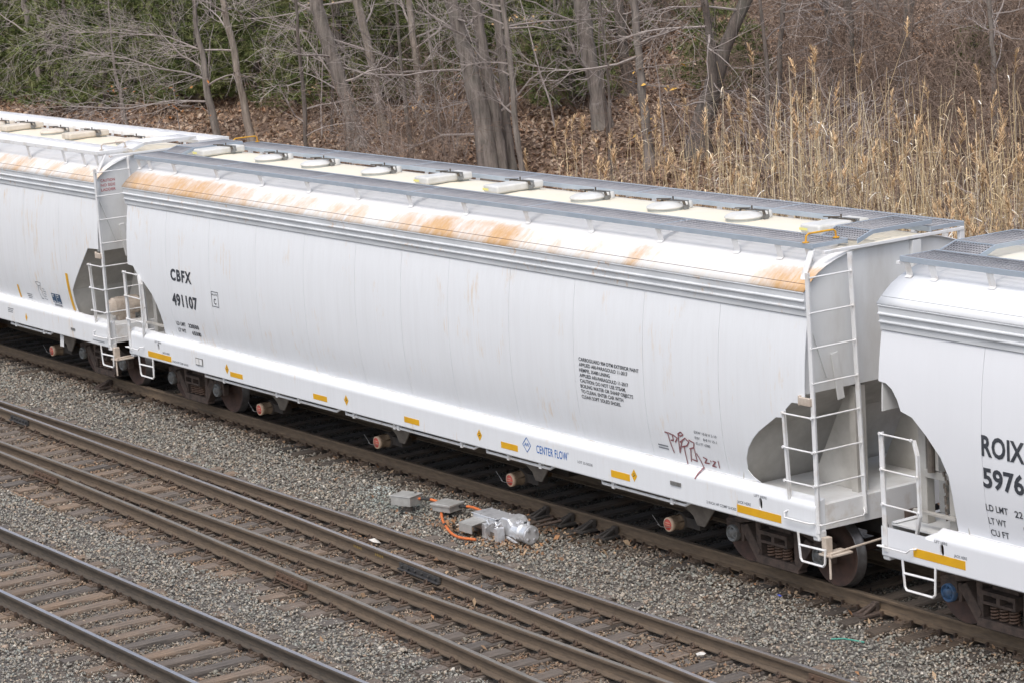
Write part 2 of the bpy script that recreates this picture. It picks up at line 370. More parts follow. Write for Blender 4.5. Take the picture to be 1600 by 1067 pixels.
# ------------------------------------------------------------------ tracks
HEAD = [(-.037, -.012), (-.030, -.001), (-.015, 0), (.015, 0), (.030, -.001), (.037, -.012)]
RAILP = HEAD+[(.036, -.040), (.010, -.052), (.0085, -.115), (.014, -.150), (.074, -.170), (.076, -.185), (-.076, -.185), (-.074, -.170), (-.014, -.150), (-.0085, -.115), (-.010, -.052), (-.036, -.040)]
def rail(parent, path, web, top):
    mb = MB(); n = len(RAILP); vs = []; fs = []; mi = []
    for i, (x, y) in enumerate(path):
        a, b = path[max(0, i-1)], path[min(len(path)-1, i+1)]
        t = Vector((b[0]-a[0], b[1]-a[1], 0)).normalized(); nrm = Vector((-t.y, t.x, 0))
        for p, z in RAILP: vs.append((x+nrm.x*p, y+nrm.y*p, z))
    for i in range(len(path)-1):
        for j in range(n):
            fs.append((i*n+j, i*n+(j+1) % n, (i+1)*n+(j+1) % n, (i+1)*n+j)); mi.append(1 if j in (1, 2, 3) else 0)
    fs.append(tuple(range(n))); fs.append(tuple(range(len(path)*n-1, (len(path)-1)*n-1, -1))); mi += [0, 0]
    mb.v = vs; mb.f = fs; mb.mi = mi
    return mb.build('rail', [web, top], parent)
def tie_mesh(L, seed, mat='tie'):
    r = random.Random(seed); mb = MB(); n = 7; vs = []; fs = []
    for i in range(n):
        y = -L/2+L*i/(n-1)
        j = [r.uniform(-.008, .008) for _ in range(8)]
        ring = [(-.112+j[0], -.20), (-.115+j[1], -.03), (-.10+j[2], -.004+j[3]*.6), (0, j[4]*.6), (.10+j[5], -.004+j[6]*.6), (.115+j[7], -.03), (.112, -.20)]
        vs += [(a, y+r.uniform(-.01, .01)*(i in (0, n-1)), b) for a, b in ring]
    for i in range(n-1):
        for k in range(6): fs.append((i*7+k, i*7+k+1, (i+1)*7+k+1, (i+1)*7+k))
    fs.append(tuple(range(7))); fs.append(tuple(range(n*7-1, (n-1)*7-1, -1)))
    return mb.add(vs, fs).mesh('tie', M[mat])
PLATE = MB().box(-.09, .09, -.20, .18, -.002, .014)
for sx in (-.055, .055):
    for sy in (-.135, .12): PLATE.box(sx-.012, sx+.012, sy-.018, sy+.018, .012, .038)
PLATE_ME = PLATE.mesh('tie_plate', M['plate'])
PLATE2 = MB().box(-.10, .10, -.25, .22, -.002, .014)
for sx in (-.06, .06): PLATE2.lathe([(.020, 0), (.020, .02), (.012, .026), (0.0, .026)], (sx, -.215, .012), 'z', 7)
PLATE2_ME = PLATE2.mesh('tie_plate', M['plate'])
clip = MB(); pts = []
for i in range(13):
    a = -.6*PI+i/12*1.75*PI; pts.append((.034*math.cos(a)-.01, -.115-.018+.020*math.sin(a)*.6, .038+.034*math.sin(a)))
clip.tube([(-.05, -.07, .03)]+pts+[(.06, -.085, .03)], .012, 5); clip.box(-.03, .03, -.15, -.085, .01, .03)
CLIP_ME = clip.mesh('rail_clip', M['clip'], True)
ANCHOR_ME = MB().box(-.012, .012, -.115, .09, -.03, .004).box(-.014, .014, -.125, -.085, -.03, .035).mesh('rail_anchor', M['clip'])
def child(name, me, parent, loc, rz=0):
    o = bpy.data.objects.new(name, me); C.objects.link(o); o.parent = parent; o.location = loc; o.rotation_euler = (0, 0, rz); return o
def lay_ties(track, xs, yc, length, rails, clips=False, seed=0, anchors=True, plates=None, mat='tie'):
    r = random.Random(seed); vars_ = {}
    out = []
    for x in xs:
        L = length(x) if callable(length) else length; yy = yc(x) if callable(yc) else yc
        key = (round(L*4)/4, r.randrange(4))
        if key not in vars_: vars_[key] = tie_mesh(key[0], hash(key) % 1000+seed, mat)
        xx = x+r.uniform(-.05, .05)
        t = child('tie', vars_[key], track, (xx, yy+r.uniform(-.06, .06), -.200+r.uniform(-.012, .003)), r.uniform(-.02, .02))
        out.append((xx, yy, key[0]))
        for ry in (plates or rails):
            y = ry(xx) if callable(ry) else ry
            child('tie_plate', PLATE2_ME if clips else PLATE_ME, t, (0, y-t.location.y, .001), -t.rotation_euler.z)
            if clips: child('rail_clip', CLIP_ME, t, (r.uniform(-.02, .02), y-t.location.y, .012), -t.rotation_euler.z)
            elif anchors:
                child('rail_anchor', ANCHOR_ME, t, (-.145, y-t.location.y, .02), -t.rotation_euler.z)
                child('rail_anchor', ANCHOR_ME, t, (.145, y-t.location.y, .02), -t.rotation_euler.z)
    return out
TIES = []
ttxs = lambda a, b, s: list(np.arange(a, b, s))
main_t = empty('railway_track', (0, 0, 0), label='dark rusty track beneath the white hopper cars', cat='railway track')
for y in (-.755, .755): rail(main_t, [(x, y) for x in (-75, -30, 0, 20, 60)], M['rail_main'], M['rail_top_rust'])
TIES += lay_ties(main_t, ttxs(-34, 16.5, .53), -.05, 2.75, (-.755,), False, 1, anchors=True, mat='tie_shaded')
turn_t = empty('turnout_track', (0, -4.3, 0), label='turnout track of four close rails on shared long ties', cat='railway track')
def ydiv(x):
    return float(np.interp(x, [-60, -30, -11.6, -5.8, -1.06, 2.56, 4.9, 7.85, 9.62, 11.25, 16, 30], [-3.43, -3.48, -3.58, -3.73, -3.87, -4.03, -4.14, -4.29, -4.40, -4.50, -4.83, -6.1]))
xs_t = list(np.arange(-60, 31, 1.5))
rels = [(lambda x: -3.325+4.3), (lambda x: -4.855+4.3), (lambda x: ydiv(x)+4.3), (lambda x: ydiv(x)-1.53+4.3)]
tops = [M['rail_top'], M['rail_top_dull'], M['rail_top'], M['rail_top_dull']]
for f, tp in zip(rels, tops): rail(turn_t, [(x, f(x)) for x in xs_t], M['rail_rust'], tp)
tt = lay_ties(turn_t, ttxs(-14, 14.5, .56), lambda x: (-2.68+ydiv(x)-2.1)/2+4.3, lambda x: abs(ydiv(x)-2.1+2.68), rels, True, 2)
TIES += [(x, y-4.3, L) for x, y, L in tt]
front_t = empty('railway_track', (0, -8.22, 0), label='nearest track with shiny rails over weathered wooden ties', cat='railway track')
for y in (.755, -.755): rail(front_t, [(x, y) for x in (-60, -10, 5, 20, 50)], M['rail_rust2'], M['rail_top'])
ft = lay_ties(front_t, ttxs(-5, 11.5, .53), 0, 2.6, (.755, -.755), False, 3)
TIES += [(x, y-8.22, L) for x, y, L in ft]
# joint bars
def joint(parent, x0, x1, yf, mat, side=-1):
    mb = MB(); y0, y1 = yf(x0), yf(x1)
    mb.bar((x0, y0+side*.030, -.085), (x1, y1+side*.030, -.085), .035, .07)
    mb.bar((x0, y0+side*.052, -.135), (x1, y1+side*.052, -.135), .07, .022)
    n = 6
    for i in range(n):
        t = (i+.5)/n; x = x0+(x1-x0)*t; y = y0+(y1-y0)*t
        mb.lathe([(.018, 0), (.018, side*.03), (0, side*.03)], (x, y+side*.045, -.085), 'y', 6)
    return mb.build('joint_bar', mat, parent, bevel=.004)
joint(turn_t, 3.62, 4.75, rels[2], M['joint_black']); joint(turn_t, 2.7, 3.6, rels[3], M['joint']); joint(turn_t, -6.2, -5.25, rels[3], M['joint']); joint(turn_t, 11.6, 12.6, rels[0], M['joint'])
joint(turn_t, -10.9, -10.1, rels[2], M['joint_black'])
for x in (2.55, 3.2, 3.75, 4.3, 9.95, -12.5):
    mb = MB(); mb.prism([(-.11, -.18), (-.11, -.06), (-.02, -.045), (-.02, -.18)], 0, .05, 'x') if 0 else None
    mb.box(-.05, .05, -.10, -.04, -.185, -.05); mb.box(-.02, .02, -.16, -.08, -.185, -.07); mb.box(-.13, .13, -.36, -.06, -.20, -.165)
    mb.bar((-.06, -.34, -.17), (-.02, -.09, -.08), .05, .04); mb.bar((.06, -.34, -.17), (.02, -.09, -.08), .05, .04)
    mb.build('rail_brace', M['under'] if x < 5 and x > 0 else M['truck'], main_t, loc=(x, -.755, 0), bevel=.006)
for k, (xa, w) in enumerate(((2.2, .26), (2.85, .26))):   # faded stencil marks on the insulated rail
    mb = MB()
    for i in range(5): x = xa+i*w/5; mb.box(x, x+.03, -.0006, 0, -.11, -.07)
    o = mb.build('rail_marking', M['stencil'], turn_t, loc=(0, 0, 0))
    o.location = (0, ydiv(xa)+4.3-.0105, 0); o.rotation_euler = (0, 0, -.045); o.location.y += xa*.045

# ------------------------------------------------------------------ ballast stones
def in_view(x, y, z, m=60):
    p = np.stack([x-35.0703, y+22.9605, z-9.7733], -1); d = p @ np.array(f_); u = 800+4168.9*(p @ np.array(r2))/d; v = 533.5-4168.9*(p @ np.array(u2))/d
    return (u > -m*2) & (u < 1600+m*2) & (v > -m) & (v < 1067+m*1.5)
def stones(n):
    x = nr.uniform(-34, 17, n); y = nr.uniform(-13.5, 1.6, n); z = hz(x, y)
    ok = in_view(x, y, z, 90); x, y = x[ok], y[ok]
    keep = np.ones(len(x), bool)
    for tx, ty, L in TIES:       # thinner cover where ties lie
        on = (np.abs(x-tx) < .13) & (np.abs(y-ty) < L/2)
        between = np.zeros(len(x), bool)
        if ty < -6.5: cov = np.where(np.abs(y-ty) < .72, .24, .45)
        elif ty < -2: cov = np.where((y > -4.8) & (y < -3.4), .58, .85); cov = np.where(x > 9, cov*.8+.12, cov)
        else: cov = np.where(y < -.85, .80, .25)
        keep &= ~(on & (nr.random(len(x)) > cov))
    for ry in (-.755, -3.325, -4.855, -8.975, -7.465): keep &= np.abs(y-ry) > .085
    yd = np.interp(x, xs_t, [ydiv(q) for q in xs_t]); keep &= np.abs(y-yd) > .085; keep &= np.abs(y-yd+1.53) > .085
    x, y = x[keep], y[keep]; n = len(x)
    z = hz(x, y)+.045+nr.uniform(-.012, .02, n)
    crib = (np.abs(y) < 1.0) | ((y > -6.0) & (y < -3.4)) | ((y > -8.95) & (y < -7.5)); z = z-np.where(crib, .025, 0)
    s = np.exp(nr.normal(math.log(.0225), .28, n)); s = np.clip(s, .011, .043)
    dirs = np.array([(1, 0, 0), (-1, 0, 0), (0, 1, 0), (0, -1, 0), (0, 0, 1), (0, 0, -1)], float)
    V = dirs[None]*nr.uniform(.55, 1.25, (n, 6, 1))*np.stack([nr.uniform(.8, 1.5, n), nr.uniform(.7, 1.1, n), nr.uniform(.5, .95, n)], -1)[:, None, :]
    V += nr.normal(0, .22, (n, 6, 3))
    q = nr.normal(size=(n, 4)); q /= np.linalg.norm(q, axis=1, keepdims=True); a, b, c, d = q.T
    R = np.stack([1-2*(c*c+d*d), 2*(b*c-a*d), 2*(b*d+a*c), 2*(b*c+a*d), 1-2*(b*b+d*d), 2*(c*d-a*b), 2*(b*d-a*c), 2*(c*d+a*b), 1-2*(b*b+c*c)], -1).reshape(n, 3, 3)
    V = np.einsum('nij,nkj->nki', R, V)*s[:, None, None]; V[:, :, 2] *= .8
    V += np.stack([x, y, z], -1)[:, None, :]
    F = np.array([(0, 2, 4), (2, 1, 4), (1, 3, 4), (3, 0, 4), (2, 0, 5), (1, 2, 5), (3, 1, 5), (0, 3, 5)])
    F = (np.arange(n)[:, None, None]*6+F[None]).reshape(-1, 3)
    pal = np.array([(.235, .238, .225), (.205, .20, .19), (.265, .245, .21), (.285, .235, .195), (.42, .41, .38), (.13, .128, .122), (.225, .243, .232), (.31, .285, .25)])
    pr = np.array([.22, .24, .16, .07, .035, .10, .10, .06]); pr = pr/pr.sum()
    col = pal[nr.choice(len(pal), n, p=pr)]*nr.uniform(1.0, 1.32, (n, 1))*np.array([1.05, 1.0, .94])
    rail_y = np.array([-.755, -3.4, -4.855, -8.975, -7.465]); dist = np.min(np.abs(y[:, None]-rail_y[None]), 1)
    nz = np.sin(x*1.7+y*3.1)*np.sin(x*.6-y*1.2)
    rust = np.clip(1-dist/.55+nz*.35, 0, 1)[:, None]*.55
    rust = np.maximum(rust, np.where((y > -6.0) & (y < -3.3), .55+.25*nz, 0)[:, None]); col = np.where(((y > -8.9) & (y < -7.55))[:, None], col*np.array([.80, .74, .69]), col*1.06); col = np.where(((y > -5.9) & (y < -3.35))[:, None], col*.80, col)
    col = col*(1-rust)+rust*col*np.array([1.02, .72, .52])*.95
    oil_shade = np.clip((y+.95)/.35, 0, 1)[:, None]; col = col*(1-.74*oil_shade)  # oil-dark ballast beneath the train, deepened with painted under-car shade
    spot = np.exp(-((x-3.5)**2/4+(y+1.15)**2/.09))[:, None]; col = col*(1-.55*spot)
    pale = np.exp(-((x+.95)**2/.13+(y+1.62)**2/.035))[:, None]*(nr.random((n, 1)) < .6); col = col*(1-pale)+pale*np.array([.62, .68, .66])
    teal = np.exp(-((x-.0)**2/.9+(y+1.95)**2/.16))[:, None]*.8*(nr.random((n, 1)) < .8); col = col*(1-teal)+teal*(col*.6+np.array([.10, .15, .15]))
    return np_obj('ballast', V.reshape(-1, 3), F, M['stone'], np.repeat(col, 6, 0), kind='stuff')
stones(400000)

# ------------------------------------------------------------------ hopper cars
PZ = [1.42, 1.6, 1.8, 2.1, 2.6, 3.0, 3.4, 3.73]; PY = [1.475, 1.525, 1.56, 1.595, 1.61, 1.595, 1.56, 1.50]
def _cat():
    # smooth the profile with a monotone-ish spline so the sides read as a curved shell
    z = np.linspace(1.42, 3.73, 60); y = np.interp(z, PZ, PY)
    for _ in range(40): y[1:-1] = .25*y[:-2]+.5*y[1:-1]+.25*y[2:]
    return z, y
_SZ, _SY = _cat()
def SY(z): return float(np.interp(z, _SZ, _SY))
ROOFP = [(-1.556, 4.066), (-1.47, 4.15), (-1.38, 4.222), (-1.30, 4.281), (-1.158, 4.352), (-1.018, 4.405), (-.82, 4.462), (-.6, 4.502), (-.3, 4.535), (0, 4.548)]
ROOFP = ROOFP+[(-y, z) for y, z in ROOFP[-2::-1]]
def ROOFZ(y): return float(np.interp(-abs(y), [p[0] for p in ROOFP[:10]], [p[1] for p in ROOFP[:10]]))
EB = 9.64      # body half length
EX = 9.78      # end sill
OPEN_R = [(9.64, 2.64), (9.38, 2.63), (9.25, 2.52), (9.24, 2.41), (9.05, 2.39), (8.68, 2.15), (8.54, 2.03), (8.41, 1.88), (8.33, 1.72), (8.31, 1.56), (8.39, 1.48), (8.52, 1.42)]
OPEN_L = [(-9.64, 2.63), (-9.58, 2.63), (-9.37, 2.62), (-9.25, 2.51), (-9.17, 2.43), (-8.97, 2.34), (-8.72, 2.16), (-8.58, 1.98), (-8.50, 1.80), (-8.48, 1.65), (-8.52, 1.42)]
OPEN_R_UP = [(9.64, 2.80), (9.18, 2.78), (8.93, 2.53), (8.60, 2.22), (8.23, 1.87), (8.20, 1.6), (8.22, 1.42)]
OPEN_L_RO = [(-9.78, 3.12), (-9.65, 3.11), (-9.54, 3.05), (-9.44, 2.93), (-9.38, 2.80), (-9.18, 2.75), (-8.94, 2.56), (-8.71, 2.33), (-8.59, 2.11), (-8.56, 1.87), (-8.56, 1.62), (-8.57, 1.42)]

FONT_CACHE = {}
def text_geom(s, bold=.0, spacing=1.0):
    key = (s, bold, spacing)
    if key in FONT_CACHE: return FONT_CACHE[key]
    cu = bpy.data.curves.new('t', 'FONT'); cu.body = s; cu.size = 1; cu.offset = bold; cu.space_character = spacing; cu.resolution_u = 3
    o = bpy.data.objects.new('t', cu); C.objects.link(o); bpy.context.view_layer.update()
    me = bpy.data.meshes.new_from_object(o.evaluated_get(bpy.context.evaluated_depsgraph_get()))
    vs = [(v.co.x, v.co.y) for v in me.vertices]; fs = [tuple(p.vertices) for p in me.polygons]
    bpy.data.objects.remove(o); bpy.data.curves.remove(cu); bpy.data.meshes.remove(me)
    FONT_CACHE[key] = (vs, fs); return vs, fs
CAPH = .69
def put_text(mb, s, x0, z0, h, width=None, kx=None, surf=None, bold=.012, spacing=1.0, slant=0):
    """lay text on a surface: surf(x, z) -> 3D point; x0, z0 = left baseline; h = cap height"""
    vs, fs = text_geom(s, bold, spacing); k = h/CAPH
    xmin = min(v[0] for v in vs); xmax = max(v[0] for v in vs)
    sx = width/(xmax-xmin) if width else k*(kx or .8)
    mb.add([surf(x0+(x-xmin)*sx+y*k*slant, z0+y*k) for x, y in vs], fs)
    return sx/k
def on_side(off=.006): return lambda x, z: (x, -SY(z)-off, z)
def on_sill(off=.003): return lambda x, z: (x, -1.626-off, z)
def stroke(mb, pts, w, surf):
    for (a, b) in zip(pts[:-1], pts[1:]):
        d = Vector((b[0]-a[0], b[1]-a[1])); L = d.length
        if L < 1e-5: continue
        d /= L; n = Vector((-d.y, d.x))*w/2; e = d*w*.25
        k = max(1, int(L/.06)); p0 = Vector(a)-e; p1 = Vector(b)+e
        for i in range(k):
            q0 = p0.lerp(p1, i/k); q1 = p0.lerp(p1, (i+1)/k)
            mb.add([surf(q0.x+n.x, q0.y+n.y), surf(q0.x-n.x, q0.y-n.y), surf(q1.x-n.x, q1.y-n.y), surf(q1.x+n.x, q1.y+n.y)], [(0, 1, 2, 3)])
def patch(mb, poly, surf): mb.add([surf(*p) for p in poly], [tuple(range(len(poly)))])

def grating_mesh(name, x0, x1, y0, y1, z, mat, px=.062, py=.105, h=.030, w=.008):
    V = []; F = []
    bx = np.arange(x0+.01, x1, px); by = np.arange(y0+.01, y1, py)
    bars = [(a-w/2, a+w/2, y0, y1, z-h*.45, z-.001) for a in bx]+[(x0, x1, b-w/2, b+w/2, z-h, z) for b in by]
    B = np.array(bars); n = len(B)
    V = np.stack([np.stack([B[:, i], B[:, 2+j], B[:, 4+k]], -1) for k in (0, 1) for j in (0, 1) for i in (0, 1)], 1)
    F = np.array([(0, 2, 3, 1), (4, 5, 7, 6), (0, 1, 5, 4), (2, 6, 7, 3), (0, 4, 6, 2), (1, 3, 7, 5)])
    return V.reshape(-1, 3), (np.arange(n)[:, None, None]*8+F[None]).reshape(-1, 4)

TRUCK = {}
def truck_meshes(cap_mat, key):
    if key in TRUCK: return TRUCK[key]
    d = {}
    for nm, y0, y1 in (('side_frame', -1.06, -.93), ('far_frame', .93, 1.06)):
        sf = MB()
        sf.prism([(-1.07, .55), (-1.07, .63), (-.55, .775), (.55, .775), (1.07, .63), (1.07, .55), (.5, .675), (-.5, .675)], y0, y1, 'y')
        for s in (1, -1):
            sf.prism([(s*.34, .22), (s*.43, .22), (s*.45, .70), (s*.34, .70)], y0+.004, y1-.004, 'y')
            sf.prism([(s*.76, .57), (s*.60, .64), (s*.35, .31), (s*.42, .15)], y0-.012, y1+.003, 'y')
            sf.prism([(s*1.07, .60), (s*1.07, .37), (s*1.015, .37), (s*1.0, .60)], y0+.006, y1-.006, 'y')
            sf.prism([(s*.78, .60), (s*.765, .36), (s*.715, .36), (s*.69, .60)], y0+.006, y1-.006, 'y')
        sf.prism([(-.44, .13), (.44, .13), (.41, .245), (-.41, .245)], y0-.02, y1+.01, 'y')
        d[nm] = sf.mesh('side_frame', M['truck'])
    bo = MB(); bo.box(-.22, .22, -1.0, 1.0, .50, .66)
    for s in (1, -1):
        a, b = sorted((s*.98, s*1.13))
        bo.box(-.29, .29, a, b, .57, .62); bo.box(-.29, .29, a, b, .455, .49); bo.box(-.29, -.25, a, b, .49, .57); bo.box(.25, .29, a, b, .49, .57); bo.box(-.03, .03, a, b, .49, .57); bo.box(-.3, .3, *sorted((s*.92, s*.98)), .455, .62)
    d['bolster'] = bo.mesh('bolster', M['truck'])
    sp = MB()
    for sy in (-1.02,):
        pts = [(.058*math.cos(a), .058*math.sin(a), .25+.205*i/60) for i, a in enumerate(np.linspace(0, 2*PI*5, 61))]
        sp.tube(pts, .0145, 5)
    d['spring'] = sp.mesh('spring', M['spring'], True)
    wh = MB()
    prof = [(0, .03), (.10, .03), (.12, .02), (.34, .055), (.385, .03), (.385, -.015)]
    for s in (-1, 1):
        wh.cur = 0; wh.lathe([(.08, -s*.075), (.13, -s*.07), (.15, -s*.02), (.36, -s*.005), (.385, -s*.05), (.440, -s*.065)][::-1] if 0 else [(.0, s*.80), (.125, s*.80), (.14, s*.765), (.34, s*.745), (.385, s*.80), (.445, s*.815)], (0, 0, 0), 'y', 40, False)
        wh.cur = 1; wh.lathe([(.445, s*.815), (.455, s*.805), (.459, s*.715), (.484, s*.70), (.482, s*.685)], (0, 0, 0), 'y', 40, False)
        wh.cur = 0; wh.lathe([(.482, s*.684), (.385, s*.684), (.34, s*.71), (.14, s*.70), (.09, s*.66)], (0, 0, 0), 'y', 40, False)
    wh.lathe([(.085, -.95), (.085, .95)], (0, 0, 0), 'y', 14)
    d['wheelset'] = wh.mesh('wheelset', [M['wheel'], M['tread']], True)
    bc = MB(); bc.lathe([(.115, .10), (.118, -.03), (.10, -.045), (.10, -.02), (.062, -.015), (.062, -.045), (.0, -.045)], (0, 0, 0), 'y', 20)
    for i in range(3):
        a = PI/2+i*2*PI/3; bc.lathe([(.017, -.02), (.017, -.045), (0, -.045)], (.078*math.cos(a), 0, .078*math.sin(a)), 'y', 6)
    d['bearing_cap'] = bc.mesh('bearing_cap', cap_mat, True)
    d['bearing'] = MB().box(-.13, .13, -.07, .07, .02, .16).lathe([(.125, .07), (.125, -.05)], (0, 0, 0), 'y', 16).mesh('bearing_housing', M['truck'])
    TRUCK[key] = d; return d

OUTLET = {}
def outlet_meshes():
    if OUTLET: return OUTLET
    hb = MB(); hb.add([(-1.2, -1.25, 1.05), (1.2, -1.25, 1.05), (1.2, 1.25, 1.05), (-1.2, 1.25, 1.05), (-.28, -.62, .42), (.28, -.62, .42), (.28, .62, .42), (-.28, .62, .42)], [(0, 1, 5, 4), (1, 2, 6, 5), (2, 3, 7, 6), (3, 0, 4, 7), (4, 5, 6, 7)])
    OUTLET['hopper'] = hb.mesh('hopper_bottom', M['under'])
    bp_ = MB(); bp_.prism([(0.0, .70), (.87, .70), (.60, .38), (.44, .38), (.36, .50)], -.98, -.955, 'y')
    bp_.prism([(-1.02, .72), (-.80, .72), (-.80, .46)], .02, .035, 'x'); bp_.box(0, .87, -1.02, -.90, .70, .715)
    OUTLET['bracket'] = bp_.mesh('bracket_plate', M['dust_plate'])
    tb = MB(); tb.lathe([(.098, -1.12), (.100, -1.05), (.100, -.95), (.112, -.945), (.112, -.92), (.085, -.91), (.085, -.4)], (0, 0, 0), 'y', 20)
    for a in (.3, 1.5, 2.7, 4.2): tb.bar((.105*math.cos(a), -1.1, .105*math.sin(a)), (.112*math.cos(a), -.93, .112*math.sin(a)), .014, .014)
    OUTLET['tube'] = tb.mesh('outlet_tube', M['outlet'], True)
    vb = MB(); vb.lathe([(.125, -.925), (.135, -.90), (.135, -.76), (.09, -.72)], (0, 0, 0), 'y', 16); vb.box(-.10, .42, -.9, -.72, -.06, .08)
    for i in range(6): a = i*PI/3; vb.bar((.11*math.cos(a), -.86, .11*math.sin(a)), (.13*math.cos(a), -.70, .13*math.sin(a)), .03, .03)
    OUTLET['valve'] = vb.mesh('valve_body', M['under'])
    cp = MB(); cp.cur = 0; cp.lathe([(.0, -1.142), (.080, -1.142), (.082, -1.130)], (0, 0, 0), 'y', 22); cp.cur = 1; cp.lathe([(.082, -1.138), (.102, -1.138), (.104, -1.10), (.100, -1.08)], (0, 0, 0), 'y', 22)
    OUTLET['cap'] = cp.mesh('outlet_cap', [M['red'], M['cap_rim']], True)
    OUTLET['wire'] = MB().tube([(.09, -1.15, -.02), (-.08, -1.155, -.045), (-.14, -1.17, -.04), (-.30, -1.18, .10)], .0042, 5).tube([(-.14, -1.17, -.04), (-.2, -1.17, -.02)], .004, 5).mesh('seal_wire', M['wire'])
    OUTLET['ink'] = MB().box(-.05, .05, -1.1445, -1.143, .022, .032).box(-.055, .055, -1.1445, -1.143, -.012, -.004).mesh('cap_marking', M['cap_rim'])
    return OUTLET

def hopper_car(x0, cfg):
    car = empty('hopper_car', (x0, 0, 0), label=cfg['label'], cat='railcar', group='covered hopper cars of the train')
    side, roof = cfg['side'], cfg['roof']
    ol, orr = cfg.get('open_l', OPEN_L), cfg.get('open_r', OPEN_R)
    bL, bR = ol[0][0], orr[0][0]
    zr = sorted(set([round(z, 3) for _, z in ol+orr]+[round(z, 3) for z in np.linspace(1.42, 3.735, 20)]))
    def xr(z): p = sorted([(b, a) for a, b in orr]); return float(np.interp(z, [q[0] for q in p], [q[1] for q in p]))
    def xl(z): p = sorted([(b, a) for a, b in ol]); return float(np.interp(z, [q[0] for q in p], [q[1] for q in p]))
    # side panels between the weld seams
    seams = [-8.0, -6.35, -4.67, -3.03, -1.385, .0, 1.36, 3.0, 4.62, 6.25, 7.9]
    edges = [None]+seams+[None]
    body = MB().box(bL+.25, bR-.25, -.9, .9, 4.2, 4.23).build('inner_lining', M['under'], car)
    for sgn in (-1, 1):
        for i in range(len(edges)-1):
            a, b = edges[i], edges[i+1]; vs = []; fs = []; nc = 3
            for z in zr:
                A = xl(z) if a is None else a+.0034; B = xr(z) if b is None else b-.0034
                for j in range(nc): vs.append((A+(B-A)*j/(nc-1), sgn*SY(z), z))
            # inner skin
            n0 = len(vs); vs += [(x, y-sgn*.012, z) for x, y, z in vs]
            for r in range(len(zr)-1):
                for j in range(nc-1):
                    q = (r*nc+j, r*nc+j+1, (r+1)*nc+j+1, (r+1)*nc+j); fs.append(q); fs.append(tuple(n0+t for t in reversed(q)))
                for j in (0, nc-1): fs.append((r*nc+j, (r+1)*nc+j, n0+(r+1)*nc+j, n0+r*nc+j))
            for j in range(nc-1): fs.append((j, j+1, n0+j+1, n0+j)); k = (len(zr)-1)*nc; fs.append((k+j, k+j+1, n0+k+j+1, n0+k+j))
            MB().add(vs, fs).build('side_panel', side, car, smooth=True)
        # backing strips just inside the seams keep daylight out
        mb = MB()
        for s in seams:
            zs = np.linspace(1.43, 3.73, 14)
            vs = []
            for z in zs: vs += [(s-.05, sgn*(SY(z)-.0125), z), (s+.05, sgn*(SY(z)-.0125), z)]
            mb.add(vs, [(2*i, 2*i+1, 2*i+3, 2*i+2) for i in range(len(zs)-1)])
        mb.build('seam_backing', M['seam'], car)
        # eave rail with two ribs
        er = [(1.488, 3.745), (1.520, 3.745), (1.522, 3.825), (1.548, 3.835), (1.550, 3.852), (1.530, 3.866), (1.536, 3.925), (1.562, 3.935), (1.563, 3.952), (1.543, 3.966), (1.548, 4.03), (1.560, 4.045), (1.560, 4.058), (1.47, 4.085), (1.45, 4.0)]
        MB().prism([(sgn*y, z) for y, z in er], bL, bR, 'x').build('eave_rail', M['grey_band' if cfg['key'] == 'r' else 'eave_rusty'], car, bevel=.004)
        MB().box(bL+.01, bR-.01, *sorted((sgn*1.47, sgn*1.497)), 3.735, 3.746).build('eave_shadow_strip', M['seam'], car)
    # roof with a crease line
    vs = []; fs = []; xs = np.linspace(bL-.01, bR+.01, 40); n = len(ROOFP)
    for x in xs:
        for y, z in ROOFP: vs.append((x, y, z))
    for i in range(len(xs)-1):
        for j in range(n-1): fs.append((i*n+j, i*n+j+1, (i+1)*n+j+1, (i+1)*n+j))
    ro = MB().add(vs, fs).build('roof', roof, car, smooth=True)
    sm = ro.modifiers.new('thickness', 'SOLIDIFY'); sm.thickness = .014; sm.offset = -1 if False else 0
    for s in (-1, 1): MB().box(bL, bR, *sorted((s*1.472, s*1.482)), 4.143, 4.1535).build('roof_weld_line', cfg.get('weld', M['clip']), ro)
    # end sheets and slope sheets
    sec = [(-1.49, 3.74), (-1.545, 4.05)]+ROOFP[1:-1]+[(1.545, 4.05), (1.49, 3.74)]
    zz = np.linspace(3.7, 2.75, 8); endp = sec+[(SY(z)-.015, z) for z in zz]+[(-SY(z)+.015, z) for z in zz[::-1]]
    for s, xe in ((-1, bL), (1, bR)):
        xs_ = xe-s*.05
        MB().prism(endp, xs_-.008, xs_+.008, 'x').build('end_sheet', M['end_paint'], car, bevel=.003)
        xi = s*8.14
        kn = cfg.get('slope_l' if s < 0 else 'slope_r') or [(xs_, 2.78), (xs_-s*.55, 2.46), (xi+s*.32, 2.14), (xi+s*.16, 1.72), (xi, 1.29)]; mb = MB(); vs = []
        for x, z in kn:
            yy = SY(max(1.42, z))-.014; vs += [(x, -yy, z), (x, yy, z), (x-s*.02, yy, z-.02), (x-s*.02, -yy, z-.02)]
        for i in range(len(kn)-1): mb.add(vs[4*i:4*i+8], [(0, 1, 5, 4), (1, 2, 6, 5), (2, 3, 7, 6), (3, 0, 4, 7)])
        mb.build('slope_sheet', M['slope'], car)
        mb = MB()
        for y in (-.62, .62):
            mb.prism([(xs_-s*.32, 2.52), (xs_-s*.02, 2.72), (xs_-s*.10, 1.31), (xi+s*.45, 1.31)], y-.015, y+.015, 'y')
            mb.box(*sorted((xs_-s*.14, xs_-s*.02)), y-.09, y+.09, 1.31, 2.72)
            mb.build('end_post', M['slope'], car); mb = MB()
        mb = MB(); mb.box(*sorted((xs_+s*.008, xs_+s*.07)), .30, .45, 2.75, 4.48); mb.build('end_stiffener', M['end_paint'], car, bevel=.004)
